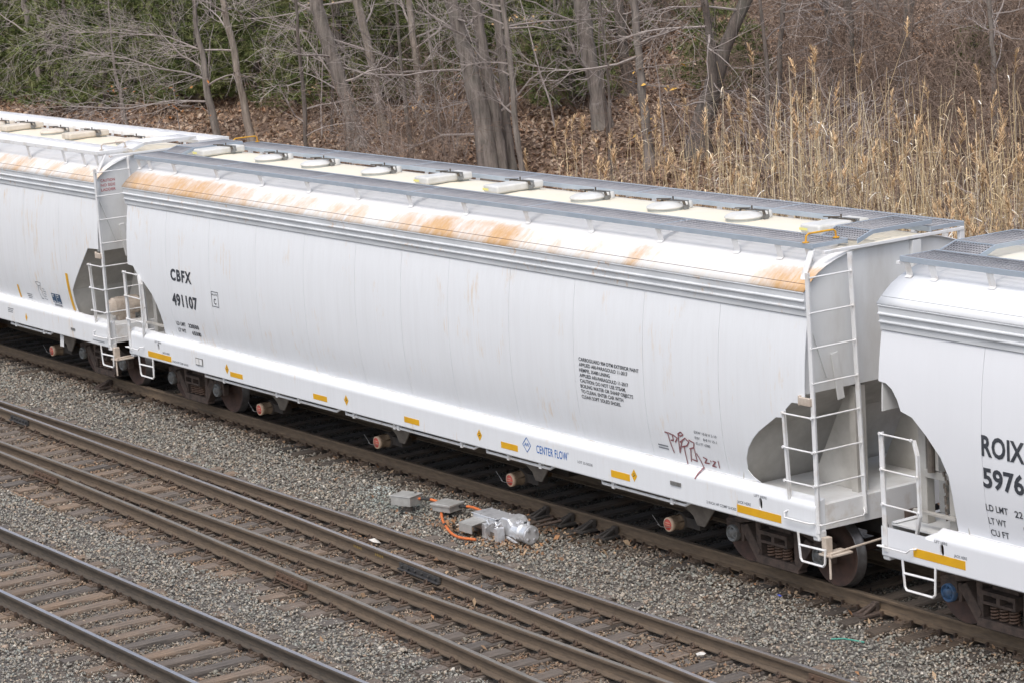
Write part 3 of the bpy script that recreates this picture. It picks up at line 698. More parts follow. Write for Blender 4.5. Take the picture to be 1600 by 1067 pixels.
        MB().bar((xs_+s*.03, -1.52, 3.86), (xs_+s*.03, -1.20, 2.92), .022, .022).build('end_brace', M['end_paint'], car)
        mb = MB(); mb.bar((xs_+s*.02, -1.06, 3.22), (xs_+s*.02, -.97, 2.60), .018, .12, (0, 1, 0)); mb.build('end_brace', M['end_paint'], car, bevel=.02)
        # platform and end sill
        mb = MB(); mb.box(*sorted((s*8.2, s*(EX-.012))), -1.46, 1.46, 1.288, 1.308); mb.build('end_platform', M['beige_metal'] if 0 else M['end_paint'], car)
        mb = MB(); mb.prism([(-1.455, 1.0), (-1.455, 1.318), (1.455, 1.318), (1.455, 1.0), (.42, .98), (.38, .80), (-.38, .80), (-.42, .98)], *sorted((s*(EX-.01), s*EX)), 'x'); mb.box(*sorted((s*(EX-.09), s*EX)), -1.455, 1.455, 1.318, 1.328)
        mb.build('end_sill', M['white'], car, bevel=.003)
        MB().box(*sorted((s*(EX-.1), s*(EX+.02))), -1.60, -1.46, .87, 1.0).build('sill_corner_block', M['white'], car, bevel=.02)
    # side sills with lift holes
    for sgn in (-1, 1):
        mb = MB(); arc = [(1.626, 1.275)]+[(1.536+.09*math.cos(a), 1.285+.09*math.sin(a)) for a in np.linspace(.15, 1.25, 6)]+[(1.472, 1.412)]
        prof = [(1.535, .925), (1.60, .925), (1.618, .930), (1.626, .945)]
        cut_hi = 1.275
        xA = -EX+.0; lowL = cfg.get('low_end')
        xT = lowL if (lowL and sgn < 0) else -EX
        top = arc+[(1.46, 1.412), (1.46, 1.395)]
        def sweep(pr, xa, xb, cap=True):
            n = len(pr); vs = [(xa, sgn*y, z) for y, z in pr]+[(xb, sgn*y, z) for y, z in pr]
            mb.add(vs, [(i, i+1, n+i+1, n+i) for i in range(n-1)])
        sweep(top, xT, EX)
        sweep(prof, -EX, EX)
        holes = [h for h in cfg['holes']] if sgn < 0 else []
        cuts = sorted(holes); x = -EX
        for h in cuts:
            mb.add([(x, sgn*1.626, .945), (h-.10, sgn*1.626, .945), (h-.10, sgn*1.626, cut_hi), (x, sgn*1.626, cut_hi)], [(0, 1, 2, 3)])
            oval = []; rect = []
            for k in range(24):
                a = 2*PI*k/24; ox = h+.036*math.cos(a); oz = 1.19+.066*math.sin(a)+(.012 if math.sin(a) > 0 else -.012)
                ca, sa = math.cos(a), math.sin(a)
                t = min(.10/abs(ca) if abs(ca) > 1e-6 else 9, ((cut_hi-1.19) if sa > 0 else (1.19-.945))/abs(sa) if abs(sa) > 1e-6 else 9)
                oval.append((ox, sgn*1.626, oz)); rect.append((h+t*ca, sgn*1.626, 1.19+t*sa))
            corners = [(h+.10, cut_hi), (h-.10, cut_hi), (h-.10, .945), (h+.10, .945)]
            for cx, cz in corners:      # snap nearest rim vertex to the corner
                k = min(range(24), key=lambda i: (rect[i][0]-cx)**2+(rect[i][2]-cz)**2); rect[k] = (cx, sgn*1.626, cz)
            inner = [(p[0], sgn*1.60, p[2]) for p in oval]
            mb.add(oval+rect+inner, [(k, (k+1) % 24, 24+(k+1) % 24, 24+k) for k in range(24)]+[(k, 48+k, 48+(k+1) % 24, (k+1) % 24) for k in range(24)])
            x = h+.10
        mb.add([(x, sgn*1.626, .945), (EX, sgn*1.626, .945), (EX, sgn*1.626, cut_hi), (x, sgn*1.626, cut_hi)], [(0, 1, 2, 3)])
        if lowL and sgn < 0:
            mb.add([(-EX, -1.626, 1.275), (lowL-.14, -1.626, 1.275), (lowL-.14, -1.626, 1.31), (-EX, -1.626, 1.31)], [(0, 1, 2, 3)])
            mb.add([(lowL-.14, -1.626, 1.275), (lowL, -1.626, 1.275), (lowL, -1.60, 1.34), (lowL, -1.53, 1.375), (lowL-.14, -1.626, 1.31)], [(0, 1, 2, 3, 4)])
            mb.add([(lowL, y*-1, z) for y, z in top], [tuple(range(len(top)))])
        # end closing plates
        for s in (-1, 1):
            if s < 0 and lowL and sgn < 0: continue
            full = prof+arc; mb.add([(s*EX, sgn*y, z) for y, z in full]+[(s*EX, sgn*1.46, 1.40), (s*EX, sgn*1.46, .94)], [tuple(range(len(full)+2))])
        so = mb.build('side_sill', side, car, smooth=True)
        MB().tube([(bL+1.2, sgn*1.474, 1.416), (bR-1.2, sgn*1.474, 1.416)], .010, 6).build('sill_weld', M['white'], so)
    # centre sill and underside
    MB().box(-9.7, 9.7, -.32, .32, .68, 1.0).build('centre_sill', M['under'], car)
    MB().box(-7.7, 7.7, -1.45, 1.45, 1.0, 1.02).build('underside', M['under'], car)
    # running boards
    gm, gf = cfg['grating'], cfg['gframe']; yo, yi = cfg.get('board', (1.22, .62)); zb = 4.61
    for sgn in (-1, 1):
        xa, xb = (cfg.get('board_x', (-9.72, 9.46))) if sgn < 0 else (-9.46, 9.66)
        a, b = sorted((sgn*yi, sgn*yo)); sec_n = 6; L = (xb-xa)/sec_n
        fr = MB(); fr.box(xa, xb, a, a+.02, zb-.065, zb+.003); fr.box(xa, xb, b-.02, b, zb-.065, zb+.003)
        for k in range(sec_n+1): x = xa+L*k; fr.box(max(xa, x-.012), min(xb, x+.012), a+.0201, b-.0201, zb-.05, zb+.002)
        fo = fr.build('running_board', gf, car, bevel=.003)
        V, F = grating_mesh('g', xa+.013, xb-.013, a+.021, b-.021, zb, gm)
        np_obj('grating', V, F, gm, parent=fo, kind='stuff')
        mb = MB(); xsup = [-9.18, -8.2, -6.57, -4.98, -3.37, -1.79, -.19, 1.38, 3.03, 4.61, 6.22, 7.87, 8.75, 9.35]
        if sgn < 0: xsup = [-9.62]+xsup
        for x in xsup:
            y1, y2 = sgn*(yo-.012), sgn*1.165
            if yo > 1.3: y2 = sgn*1.30
            z2 = ROOFZ(y2)
            m2 = MB(); pts = [(y1, zb-.05), (y1-sgn*.004, zb-.08), (y2-sgn*.006, z2+.03), (y2+sgn*.03, z2+.004)]
            w = .055
            for (p, q) in zip(pts[:-1], pts[1:]):
                m2.bar((x, p[0], p[1]), (x, q[0], q[1]), 2*w if abs(sgn) else w, .009, (0, 1, 0)) if 0 else m2.add(
                    [(x-w, p[0], p[1]), (x+w, p[0], p[1]), (x+w, q[0], q[1]), (x-w, q[0], q[1]), (x-w, p[0]-sgn*.010, p[1]), (x+w, p[0]-sgn*.010, p[1]), (x+w, q[0]-sgn*.010, q[1]), (x-w, q[0]-sgn*.010, q[1])],
                    [(0, 1, 2, 3), (4, 7, 6, 5), (0, 3, 7, 4), (1, 5, 6, 2), (0, 4, 5, 1), (3, 2, 6, 7)])
            # leg under the board back to the roof
            m2.box(x-.045, x-.035, *sorted((y1-sgn*.02, sgn*(yi+.05))), zb-.10, zb-.055)
            m2.build('board_bracket', M['white'], car)
    # cross-over platforms at both ends
    for s in (-1, 1):
        e0, e1 = (s*8.95, s*9.64); xa, xb = sorted((e0, e1))
        ra, rb = -yi, -yi+.26; zc = 4.70; fr = MB()
        for x, inset in ((xa, 0), (xb, 0)):
            xi_, xj_ = x-.011, x+.011
            fr.add([(xi_, ra, zb-.05), (xi_, rb, zc-.05), (xi_, .66, zc-.05), (xi_, .66, zc+.003), (xi_, rb, zc+.003), (xi_, ra, zb+.01), (xj_, ra, zb-.05), (xj_, rb, zc-.05), (xj_, .66, zc-.05), (xj_, .66, zc+.003), (xj_, rb, zc+.003), (xj_, ra, zb+.01)],
                   [(0, 1, 4, 5), (1, 2, 3, 4), (6, 11, 10, 7), (7, 10, 9, 8), (0, 6, 7, 1), (1, 7, 8, 2), (5, 4, 10, 11), (4, 3, 9, 10), (2, 8, 9, 3), (0, 5, 11, 6)])
        fr.box(xa+.0112, xb-.0112, rb-.01, rb+.01, zc-.04, zc+.001); fr.box(xa+.0112, xb-.0112, .64, .66, zc-.045, zc+.002)
        fo = fr.build('crossover_platform', gf, car)
        V, F = grating_mesh('g', xa+.012, xb-.012, rb+.011, .639, zc, gm); V2, F2 = grating_mesh('g', xa+.012, xb-.012, ra, rb-.011, 0, gm, .05, .05, .03)
        V2[:, 2] += zb+.005+(V2[:, 1]-ra)/(rb-ra)*(zc-zb-.005)
        np_obj('grating', np.vstack([V, V2]), np.vstack([F, F2+len(V)]), gm, parent=fo, kind='stuff')
        mb = MB(); xe = bR if s > 0 else bL
        mb.box(*sorted((xe-s*.02, xe+s*.03)), -1.2, 1.2, 4.50, 4.54); mb.box(*sorted((s*9.60, s*9.66)), 1.14, 1.22, 1.3, 4.55)
        mb.build('roof_end_bar', M['rusty_white' if cfg.get('right_reservoir') else 'white'], car, bevel=.004)
    # grab irons on the boards
    for (x, ya, yb) in ((9.30, -1.19, -.68), (-9.32, .66, 1.18)):
        mb = MB(); mb.tube([(x, ya, zb), (x, ya+.01, zb+.09), (x, ya+.05, zb+.115), (x, yb-.05, zb+.115), (x, yb-.01, zb+.09), (x, yb, zb)], .013, 8)
        mb.lathe([(.045, 0.0), (.045, .012), (0, .012)], (x, ya, zb+.004), 'z', 8); mb.lathe([(.045, 0.0), (.045, .012), (0, .012)], (x, yb, zb+.004), 'z', 8)
        mb.build('grab_iron', cfg['grab'], car, smooth=True)
    # hatches
    for hx, kind in cfg['hatches']:
        if kind == 't':
            h = MB().box(hx-.20, hx+.20, -.44, .44, 4.565, 4.685).build('trough_hatch', cfg['hatch'], car, smooth=True, bevel=.032, seg=3)
            MB().box(hx-.155, hx+.155, -.39, .39, 4.53, 4.566).build('hatch_coaming', M['ring'], h)
            if cfg.get('stickers'): MB().box(hx-.205+.002, hx-.04, -.4445, -.443, 4.60, 4.635).build('sticker', M['sticker'], h)
        else:
            h = MB().lathe([(.0, .105), (.10, .10), (.20, .085), (.255, .06), (.27, .04), (.265, .025)], (hx, -.03, 4.56), 'z', 26).build('round_hatch', cfg['hatch'], car, smooth=True)
            MB().lathe([(.25, .03), (.252, -.05)], (hx, -.03, 4.56), 'z', 26).build('hatch_coaming', M['ring'], h, smooth=True)
            MB().lathe([(0.0, .075), (.08, .072), (.095, .05), (.095, -.02)], (hx, .36, 4.56), 'z', 12).build('hinge_boss', cfg['hatch'], h, smooth=True)
        mb = MB(); zt = 4.69 if kind == 't' else 4.665
        mb.bar((hx-.22, .10, zt+.006), (hx+.22, .14, zt+.006), .03, .012); mb.bar((hx-.24, .09, zt-.07), (hx-.22, .10, zt+.006), .018, .03); mb.bar((hx+.22, .14, zt+.006), (hx+.24, .15, zt-.07), .03, .03)
        mb.bar((hx-.25, .02, zt+.022), (hx-.02, .11, zt+.028), .016, .014); mb.lathe([(.012, 0), (.012, .05), (0, .05)], (hx-.10, .20, zt-.005), 'z', 6)
        mb.build('hatch_clamp', M['clamp'], h)
        mb = MB(); mb.bar((hx+.245, .12, zt-.08), (hx+.245, .20, zt-.08), .03, .06); mb.bar((hx-.05, .19, zt+.004), (hx+.235, .21, zt+.004), .04, .01); mb.bar((hx+.235, .21, zt+.004), (hx+.245, .22, zt-.09), .04, .012); mb.build('hinge_bracket', M['cap'], h)
    # ladders: tall one on the right end, short side ladders
    RZ = [4.265, 3.817, 3.37, 2.922, 2.485, 2.04, 1.60]
    def ladder(name, stiles, rungs, mat, bottom=None):
        l = MB()
        for p, q, w in stiles: l.bar(p, q, w, .012, (0, 1, 0)); l.bar(Vector(p)+Vector((0, .022, 0)), Vector(q)+Vector((0, .022, 0)), .012, .05, (0, 1, 0))
        lo = l.build(name, mat, car)
        for a, b in rungs:
            r = MB().tube([a, b], .0115, 7)
            for e in (a, b): r.lathe([(.02, -.012), (.02, .012)], e, 'y', 7)
            r.build('rung', mat, lo, smooth=True)
        if bottom: MB().tube(bottom, .0115, 7).build('rung', mat, lo, smooth=True)
        return lo
    wl = M['white']; X = EX+.015
    ladder('end_ladder', [((X, -1.60, .98), (X, -1.615, 4.33), .065), ((X, -.80, 1.09), (X, -.90, 4.50), .075)], [((X+.015, -1.61, z), (X+.015, -.80-.1*(z-1.1)/3.3, z)) for z in RZ], wl,
           [(X, -1.60, 1.10), (X+.06, -1.59, 1.095), (X+.07, -.90, 1.095), (X+.05, -.85, 1.12), (X, -.82, 1.17)])
    ladder('end_ladder', [((-X, 1.60, .98), (-X, 1.615, 4.33), .065), ((-X, .80, 1.09), (-X, .90, 4.50), .075)], [((-X-.015, 1.61, z), (-X-.015, .80+.1*(z-1.1)/3.3, z)) for z in RZ], wl)
    ladder('side_ladder', [((9.25, -1.60, 1.17), (9.24, -1.64, 2.50), .04)], [((9.24, -1.66, z), (9.80, -1.645, z)) for z in RZ[4:]], wl,
           [(9.25, -1.62, 1.20), (9.20, -1.66, 1.17), (9.24, -1.68, 1.11), (9.70, -1.68, 1.11), (9.79, -1.65, 1.115)])
    ladder('side_ladder', [((-9.70, -1.635, 1.0), (-9.71, -1.64, 2.50), .075), ((-9.15, -1.60, 1.12), (-9.16, -1.62, 1.3), .035), ((-9.16, -1.62, 1.3), (-9.05, -1.66, 1.55), .035), ((-9.05, -1.66, 1.55), (-9.06, -1.66, 2.30), .035), ((-9.06, -1.66, 2.30), (-9.14, -1.64, 2.48), .035)],
           [((-9.71, -1.66, z), (-9.06 if z < 2.4 else -9.14, -1.67, z)) for z in RZ[4:]], wl, [(-9.70, -1.66, 1.08), (-9.78, -1.70, 1.07), (-9.26, -1.70, 1.07), (-9.2, -1.69, 1.12), (-9.14, -1.64, 1.13)])
    MB().box(9.58, 9.79, -1.655, -1.61, 2.635, 2.735).box(9.545, 9.58, -1.64, -1.60, 2.62, 2.75).build('ladder_clip', M['beige_metal'], car, bevel=.006)
    mb = MB(); mb.bar((9.40, -1.165, 4.56), (9.48, -1.42, 4.18), .10, .03, (0, 1, 0)); mb.build('ladder_bracket', wl, car, bevel=.008)
    # sill steps
    for xa, xb, zt in ((9.42, 9.94, .94), (-9.42, -8.84, .94)):
        mb = MB(); y = -1.62
        P = [(xa, y, zt), (xa+.03, y, .60), (xa+.06, y, .565), (xb-.06, y, .565), (xb-.02, y, .60), (xb, y, zt-.14 if xa > 0 else zt)]
        for a, b in zip(P[:-1], P[1:]): mb.bar(a, b, .045, .014, (0, 0, 1) if abs(b[0]-a[0]) > .2 else (0, 1, 0)) if 0 else mb.tube([a, b], .017, 5)
        mb.tube([(xa+.015, y, .775), (xb-.01, y, .785)], .017, 5); mb.build('sill_step', M['white'], car)
    # uncoupling lever and bracket, coupler, air hose
    for s in (-1, 1):
        q = 1 if s > 0 else -1
        mb = MB(); mb.box(*sorted((s*9.81, s*9.90)), *sorted((-1.57*q, -1.46*q)), .72, .93); mb.box(*sorted((s*9.80, s*10.05)), *sorted((-1.62*q, -1.25*q)), .70, .73)
        mb.build('lever_bracket', M['beige_metal'], car, bevel=.008)
        MB().tube([(s*10.0, -1.60*q, .42), (s*10.0, -1.60*q, .70), (s*10.0, -1.58*q, .74), (s*9.97, -1.2*q, .75), (s*9.97, -.35*q, .78), (s*9.99, -.1*q, .86)], .016, 7).build('uncoupling_lever', M['beige_metal'], car, smooth=True)
        mb = MB(); mb.prism([(s*9.6, -.14), (s*9.95, -.10), (s*10.12, -.26), (s*10.27, -.23), (s*10.22, -.10), (s*10.15, -.04), (s*10.25, .04), (s*10.30, .16), (s*10.15, .24), (s*9.95, .14), (s*9.6, .14)], .73, 1.0, 'z')
        mb.build('coupler', M['truck'], car, bevel=.02)
        MB().tube([(s*9.75, .38, .8), (s*9.95, .40, .72), (s*10.1, .34, .5), (s*10.2, .2, .38), (s*10.28, .06, .42)], .028, 7).build('air_hose', M['blacksleeve'], car, smooth=True)
    # train-line pipe under the sill
    for a, b in ((-7.0, -2.2), (-2.1, 1.9), (2.05, 3.9), (5.0, 7.1)):
        po = MB().tube([(a, -1.50, .93), (a+.08, -1.545, .858), (b-.12, -1.545, .858), (b, -1.50, .93)], .022, 7)
        for x in (-6.2, -4.3, -3.55, -1.75, -.5, -.38, 1.45, 2.72, 3.55, 5.35, 6.7):
            if a < x < b: po.box(x-.03, x+.03, -1.575, -1.52, .83, .95)
        po.build('train_pipe', M['white'], car)
    # outlets
    om = outlet_meshes()
    for x in (-5.78, -1.82, 2.07, 6.01):
        g = child('discharge_gate', om['hopper'], car, (x+.55, 0, 0))
        child('bracket_plate', om['bracket'], g, (-.52, 0, 0)); 
        for nm, me in (('outlet_tube', 'tube'), ('valve_body', 'valve'), ('outlet_cap', 'cap'), ('seal_wire', 'wire'), ('cap_marking', 'ink')):
            if nm in ('outlet_cap', 'seal_wire') and x0 < -5 and x < 6.5 and False: continue
            child(nm, om[me], g, (-.55, 0, .335))
    # trucks
    tm = truck_meshes(cfg['cap'], cfg['key'])
    for xt in (-8.297, 8.297):
        t = child('truck', tm['side_frame'], car, (xt, 0, 0)); b = t.modifiers.new('bevel', 'BEVEL'); b.width = .012; b.segments = 2; b.limit_method = 'ANGLE'
        child('side_frame', tm['far_frame'], t, (0, 0, 0)); child('bolster', tm['bolster'], t, (0, 0, 0))
        for k in (-.16, 0, .16): child('spring', tm['spring'], t, (k, -1.01, 0))
        for k in (-.08, .08): child('spring', tm['spring'], t, (k, -.93, 0))
        for k in (-.889, .889):
            child('wheelset', tm['wheelset'], t, (k, 0, .457)); child('bearing_housing', tm['bearing'], t, (k, -1.0, .457)); child('bearing_cap', tm['bearing_cap'], t, (k, -1.085, .457))
    # brake gear on the left platform
    mb = MB(); mb.lathe([(.0, -.5), (.10, -.49), (.16, -.42), (.17, .42), (.10, .49), (.0, .5)], (-9.05, -.25, 1.62), 'y', 18); mb.build('air_reservoir', M['beige_metal'], car, smooth=True)
    mb = MB(); mb.box(-9.55, -9.42, -1.18, -1.05, 1.31, 2.62); mb.box(-9.5, -9.2, -.9, -.5, 1.9, 2.35); mb.box(-9.45, -8.7, -1.40, -1.34, 1.50, 1.54); mb.box(-9.45, -8.6, -1.2, -1.15, 1.9, 2.0); mb.box(-8.9, -8.78, -1.3, -1.2, 1.31, 2.1)
    mb.build('brake_rigging', M['slope'], car, bevel=.006)
    mb = MB(); mb.lathe([(.05, 0), (.05, .5), (.03, .55)], (-9.25, -1.25, 2.0), 'z', 10); 
    for i in range(14):
        a = (-8.98+.02*math.sin(i*2.1), -1.28+.01*math.cos(i*1.7), 2.15-i*.05); mb.bar(a, (a[0]+.012*(-1)**i, a[1]+.012*(i % 2), a[2]-.055), .026, .026)
    mb.build('brake_chain', M['dust_plate'], car)
    if cfg.get('right_reservoir'):
        mb = MB(); mb.lathe([(.0, -.34), (.10, -.33), (.175, -.25), (.18, .25), (.10, .33), (.0, .34)], (9.15, -.92, 1.58), 'y', 20)
        for y in (-1.05, -.8): mb.lathe([(.186, y-.02), (.186, y+.02)], (9.15, .0, 1.58), 'y', 20)
        mb.box(9.08, 9.22, -1.1, -.75, 1.31, 1.44); mb.build('air_reservoir', M['beige_metal'], car, smooth=True)
    return car

YEL = [(-9.0, -8.07, .975, 1.08), (-5.82, -5.37, 1.01, 1.095), (-2.93, -2.48, 1.005, 1.095), (-.08, .36, 1.02, 1.11), (2.64, 3.08, 1.02, 1.115), (5.40, 5.84, 1.02, 1.12), (8.20, 9.10, .995, 1.10)]
def deco_rects(car, rects, mat=None, name='reflector'):
    for a, b, c, d in rects:
        mb = MB(); mb.box(a, b, -1.6295, -1.6255, c, d); mb.build(name, mat or M['yellow'], car)
def lettering(car, items, mat, surf, name='lettering'):
    mb = MB()
    for it in items: put_text(mb, it[0], it[1], it[2], it[3], surf=surf, **(it[4] if len(it) > 4 else {}))
    return mb.build(name, mat, car)

HT = [(-8.65, 't'), (-6.72, 'r'), (-5.07, 'r'), (-3.05, 'r'), (-1.02, 't'), (.98, 't'), (2.97, 'r'), (4.86, 'r'), (6.64, 'r'), (8.50, 't')]
car = hopper_car(0, dict(label='middle white covered hopper car lettered CBFX 491107 with orange rust streaks along its roof edge', side=M['side_main'], roof=M['roof_main'], key='m', cap=M['cap'],
    grating=M['grating'], gframe=M['grating_frame'], hatch=M['hatch'], grab=M['yellow_rail'], hatches=HT, holes=(-8.555, 8.69), stickers=True))
sd, sl = on_side(), on_sill()
lettering(car, [('CBFX', -7.85, 2.515, .195, dict(width=.80, bold=.04, spacing=1.2)), ('491107', -7.885, 2.055, .205, dict(width=.97, bold=.036, spacing=1.05)),
    ('LD LMT', -7.91, 1.675, .066, dict(width=.36, bold=.03, spacing=1.1)), ('220500', -7.44, 1.675, .07, dict(width=.40, bold=.03)), ('LT WT', -7.90, 1.545, .07, dict(width=.30, bold=.03, spacing=1.1)), ('65500', -7.36, 1.545, .07, dict(width=.34, bold=.03))], M['black'], sd)
mb = MB(); bx = [(-6.335, 2.188), (-6.095, 2.188), (-6.085, 2.452), (-6.325, 2.452), (-6.335, 2.188)]; stroke(mb, bx, .012, sd); put_text(mb, 'PLATE', -6.31, 2.385, .03, .19, surf=sd); put_text(mb, 'C', -6.26, 2.23, .10, .085, surf=sd, bold=.02); mb.build('plate_box', M['black'], car)
lines = ['CARBOGUARD 904 DTM EXTERIOR PAINT', 'APPLIED ARI-PARAGOULD 11-2017', 'HEMPEL 35480 LINING', 'APPLIED ARI-PARAGOULD 11-2017', 'CAUTION: DO NOT USE STEAM,', 'BOILING WATER OR SHARP OBJECTS', 'TO CLEAN. ENTER CAR WITH', 'CLEAN SOFT SOLED SHOES.']
mb = MB(); kx = put_text(MB(), lines[0], 0, 2, .05, 1.41, surf=sd, bold=.012)
for i, t in enumerate(lines): put_text(mb, t, 4.745, 2.60-i*.0775, .050, kx=kx, surf=sd, bold=.016)
mb.build('lettering', M['black'], car)
lettering(car, [('EXW 10-8 H 2-10', 7.285, 1.915, .036, dict(width=.48)), ('EW    8-0 H 15-1', 7.285, 1.835, .036, dict(width=.47)), ('CU FT 6200', 7.285, 1.755, .036, dict(width=.31))], M['dark_ink'], sd)
mb = MB()
for i, z in enumerate((1.625, 1.585)):
    x = 6.41
    while x < 6.62: stroke(mb, [(x, z), (x+.02, z)], .018, sd); x += .028
mb.build('small_print', M['dark_ink'], car)
GR = [[(6.62, 1.833), (6.683, 1.829), (6.696, 1.726), (6.743, 1.553)], [(6.705, 1.833), (6.778, 1.816), (6.786, 1.74), (6.727, 1.731)], [(6.796, 1.819), (6.884, 1.783), (6.821, 1.718)], [(6.917, 1.829), (6.88, 1.575), (6.986, 1.771)], [(6.992, 1.881), (7.028, 1.854), (6.957, 1.822), (6.913, 1.847), (6.981, 1.885)], [(6.933, 1.735), (7.06, 1.81), (7.132, 1.766), (7.07, 1.702), (6.955, 1.67)], [(7.004, 1.691), (6.993, 1.43)], [(7.14, 1.795), (7.246, 1.77), (7.215, 1.697), (7.123, 1.669)], [(7.145, 1.672), (7.093, 1.483)], [(7.224, 1.698), (7.229, 1.505), (7.129, 1.517)], [(7.255, 1.621), (7.318, 1.52), (7.345, 1.44)], [(7.389, 1.588), (7.465, 1.572), (7.397, 1.511), (7.503, 1.517)], [(7.534, 1.561), (7.547, 1.552)], [(7.585, 1.564), (7.645, 1.56), (7.553, 1.489), (7.635, 1.489)], [(7.704, 1.584), (7.704, 1.487)]]
mb = MB()
for s in GR: stroke(mb, s, .020, on_side(.008))
mb.add([(7.335, -1.482, 1.44), (7.365, -1.482, 1.44), (7.375, -1.60, 1.375), (7.345, -1.60, 1.375), (7.335, -1.6305, 1.30), (7.31, -1.6305, 1.30)], [(0, 1, 2, 3), (3, 2, 4, 5)])
mb.build('graffiti_tag', M['graffiti'], car)
deco_rects(car, YEL)
mb = MB()
for x in (-5.93, -1.85, 2.065, 5.945): patch(mb, [(x-.07, 1.125), (x, 1.035), (x+.07, 1.125), (x, 1.215)], sl)
mb.build('inspection_diamond', M['yellow'], car)
mb = MB()
for x in (-5.93, -1.85, 2.065, 5.945): stroke(mb, [(x-.02, 1.11), (x+.025, 1.13)], .012, on_sill(.005)); stroke(mb, [(x-.025, 1.145), (x+.02, 1.15)], .008, on_sill(.005))
mb.build('diamond_marking', M['black'], car)
lettering(car, [('CENTER FLOW', 3.57, 1.085, .115, dict(width=.78, bold=.012, spacing=1.08)), ('ARI', 3.255, 1.145, .05, dict(width=.12, slant=.25))], M['blue'], sl, 'blue_lettering')
mb = MB(); stroke(mb, [(3.22, 1.165), (3.325, 1.055), (3.43, 1.165), (3.325, 1.275), (3.22, 1.165)], .012, sl); stroke(mb, [(4.372+.012*math.cos(a), 1.195+.012*math.sin(a)) for a in np.linspace(0, 6.3, 9)], .004, sl); mb.build('diamond_logo', M['blue'], car)
lettering(car, [('LOT 33-50238', 4.60, 1.095, .036, dict(width=.36)), ('2 INCH HF COMP SHOES', 7.55, 1.005, .036, dict(width=.63)), ('JACK HERE', 8.21, 1.122, .036, dict(width=.28)), ('LIFT HERE', 8.565, 1.268, .034, dict(width=.26)),
    ('LIFT HERE', -8.69, 1.268, .034, dict(width=.26)), ('JACK HERE', -8.40, 1.10, .036, dict(width=.28)), ('2 INCH HF COMP SHOES', -8.04, .985, .036, dict(width=.63))], M['dark_ink'], sl, 'small_lettering')
MB().box(6.78, 7.01, -1.645, -1.6255, 1.135, 1.19).build('data_plate', M['cap'], car, bevel=.005)
mb = MB(); mb.box(-7.09, -6.82, -1.64, -1.6255, 1.06, 1.19); mb.build('card_holder', M['cap'], car, bevel=.004)
MB().box(-7.07, -6.96, -1.644, -1.639, 1.075, 1.175).box(-6.94, -6.84, -1.644, -1.639, 1.075, 1.175).build('card', M['white'], car)
MB().box(6.0, 8.0, -1.470, -1.468, 1.43, 1.44) if 0 else None

HTL = [(-8.4, 't'), (-6.4, 'r'), (-4.6, 't'), (-2.6, 'r'), (-.7, 't'), (1.3, 'r'), (2.6, 't'), (4.2, 'r'), (5.55, 't'), (7.05, 'r'), (8.3, 't')]
HTL = [(-8.4, 't'), (-5.6, 't'), (-2.8, 't'), (0, 't'), (1.6, 'r'), (2.95, 't'), (4.6, 'r'), (6.1, 't'), (8.1, 'r')]
lc = hopper_car(-20.45, dict(label='left white hopper car with white roof walkways and red caution lettering on its end', side=M['side_left'], roof=M['roof_left'], key='m', cap=M['cap'],
    grating=M['grating_white'], gframe=M['white'], hatch=M['hatch_old'], grab=M['beige_metal'], hatches=HTL, holes=(), open_r=OPEN_R_UP, board=(1.36, .70), right_reservoir=True, slope_r=[(9.59, 2.83), (9.12, 2.83), (8.84, 2.54), (8.13, 1.86), (8.10, 1.29)]))
for xa, z0, z1, w in ((5.56, 1.44, 1.71, .075), (8.09, 1.44, 2.19, .11)):
    mb = MB(); zs = np.linspace(z0, z1, 8)
    mb.add([p for z in zs for p in ((xa-w/2, -SY(z)-.006, z), (xa+w/2, -SY(z)-.006, z))], [(2*i, 2*i+1, 2*i+3, 2*i+2) for i in range(7)]); mb.build('reflector', M['yellow'], lc)
mb = MB()
for a, b in ((7.15, 7.34), (7.36, 7.56)): patch(mb, [(a, 1.51), (b, 1.51), (b, 1.70), (a, 1.70)], sd)
mb.build('decal', M['navy'], lc)
mb = MB()
for x, z, w in ((7.18, 1.67, .09), (7.18, 1.64, .07), (7.40, 1.67, .09), (7.42, 1.635, .05), (7.18, 1.535, .12), (7.40, 1.535, .10)): stroke(mb, [(x, z), (x+w, z)], .014, on_side(.009))
mb.build('decal_print', M['white_ink'], lc)
mb = MB()
for z, x0_, n in ((1.475, 7.20, 12), (1.45, 7.17, 14)):
    for i in range(n): stroke(mb, [(x0_+i*.028, z), (x0_+i*.028+.018, z)], .016, sd)
for z, n in ((1.56, 8), (1.52, 7), (1.48, 5)):
    for i in range(n): stroke(mb, [(5.92+i*.032+(1.56-z)*.6, z), (5.92+i*.032+.02+(1.56-z)*.6, z)], .016, sd)
for p in ([(6.50, 1.86), (6.62, 1.875), (6.74, 1.86), (6.70, 1.80), (6.60, 1.795), (6.53, 1.83), (6.50, 1.86)], [(6.60, 1.79), (6.57, 1.70), (6.60, 1.60), (6.63, 1.54), (6.70, 1.535)], [(6.70, 1.80), (6.66, 1.74), (6.74, 1.69), (6.73, 1.62), (6.80, 1.56)], [(6.76, 1.75), (6.86, 1.74)], [(6.78, 1.70), (6.92, 1.69)], [(6.80, 1.65), (6.90, 1.64)], [(6.80, 1.60), (6.88, 1.59)], [(6.63, 1.53), (6.72, 1.525)], [(6.76, 1.54), (6.90, 1.53)]): stroke(mb, p, .011, sd)
mb.build('small_print', M['dark_ink'], lc)
mb = MB()
for z, n in ((1.20, 7), (1.165, 6), (1.13, 6)):
    for i in range(n): stroke(mb, [(5.16+i*.04, z), (5.16+i*.04+.025, z)], .018, sl)
for i in range(13): stroke(mb, [(9.1+i*.04, 1.01), (9.1+i*.04+.025, 1.01)], .016, sl)
mb.build('small_lettering', M['dark_ink'], lc)
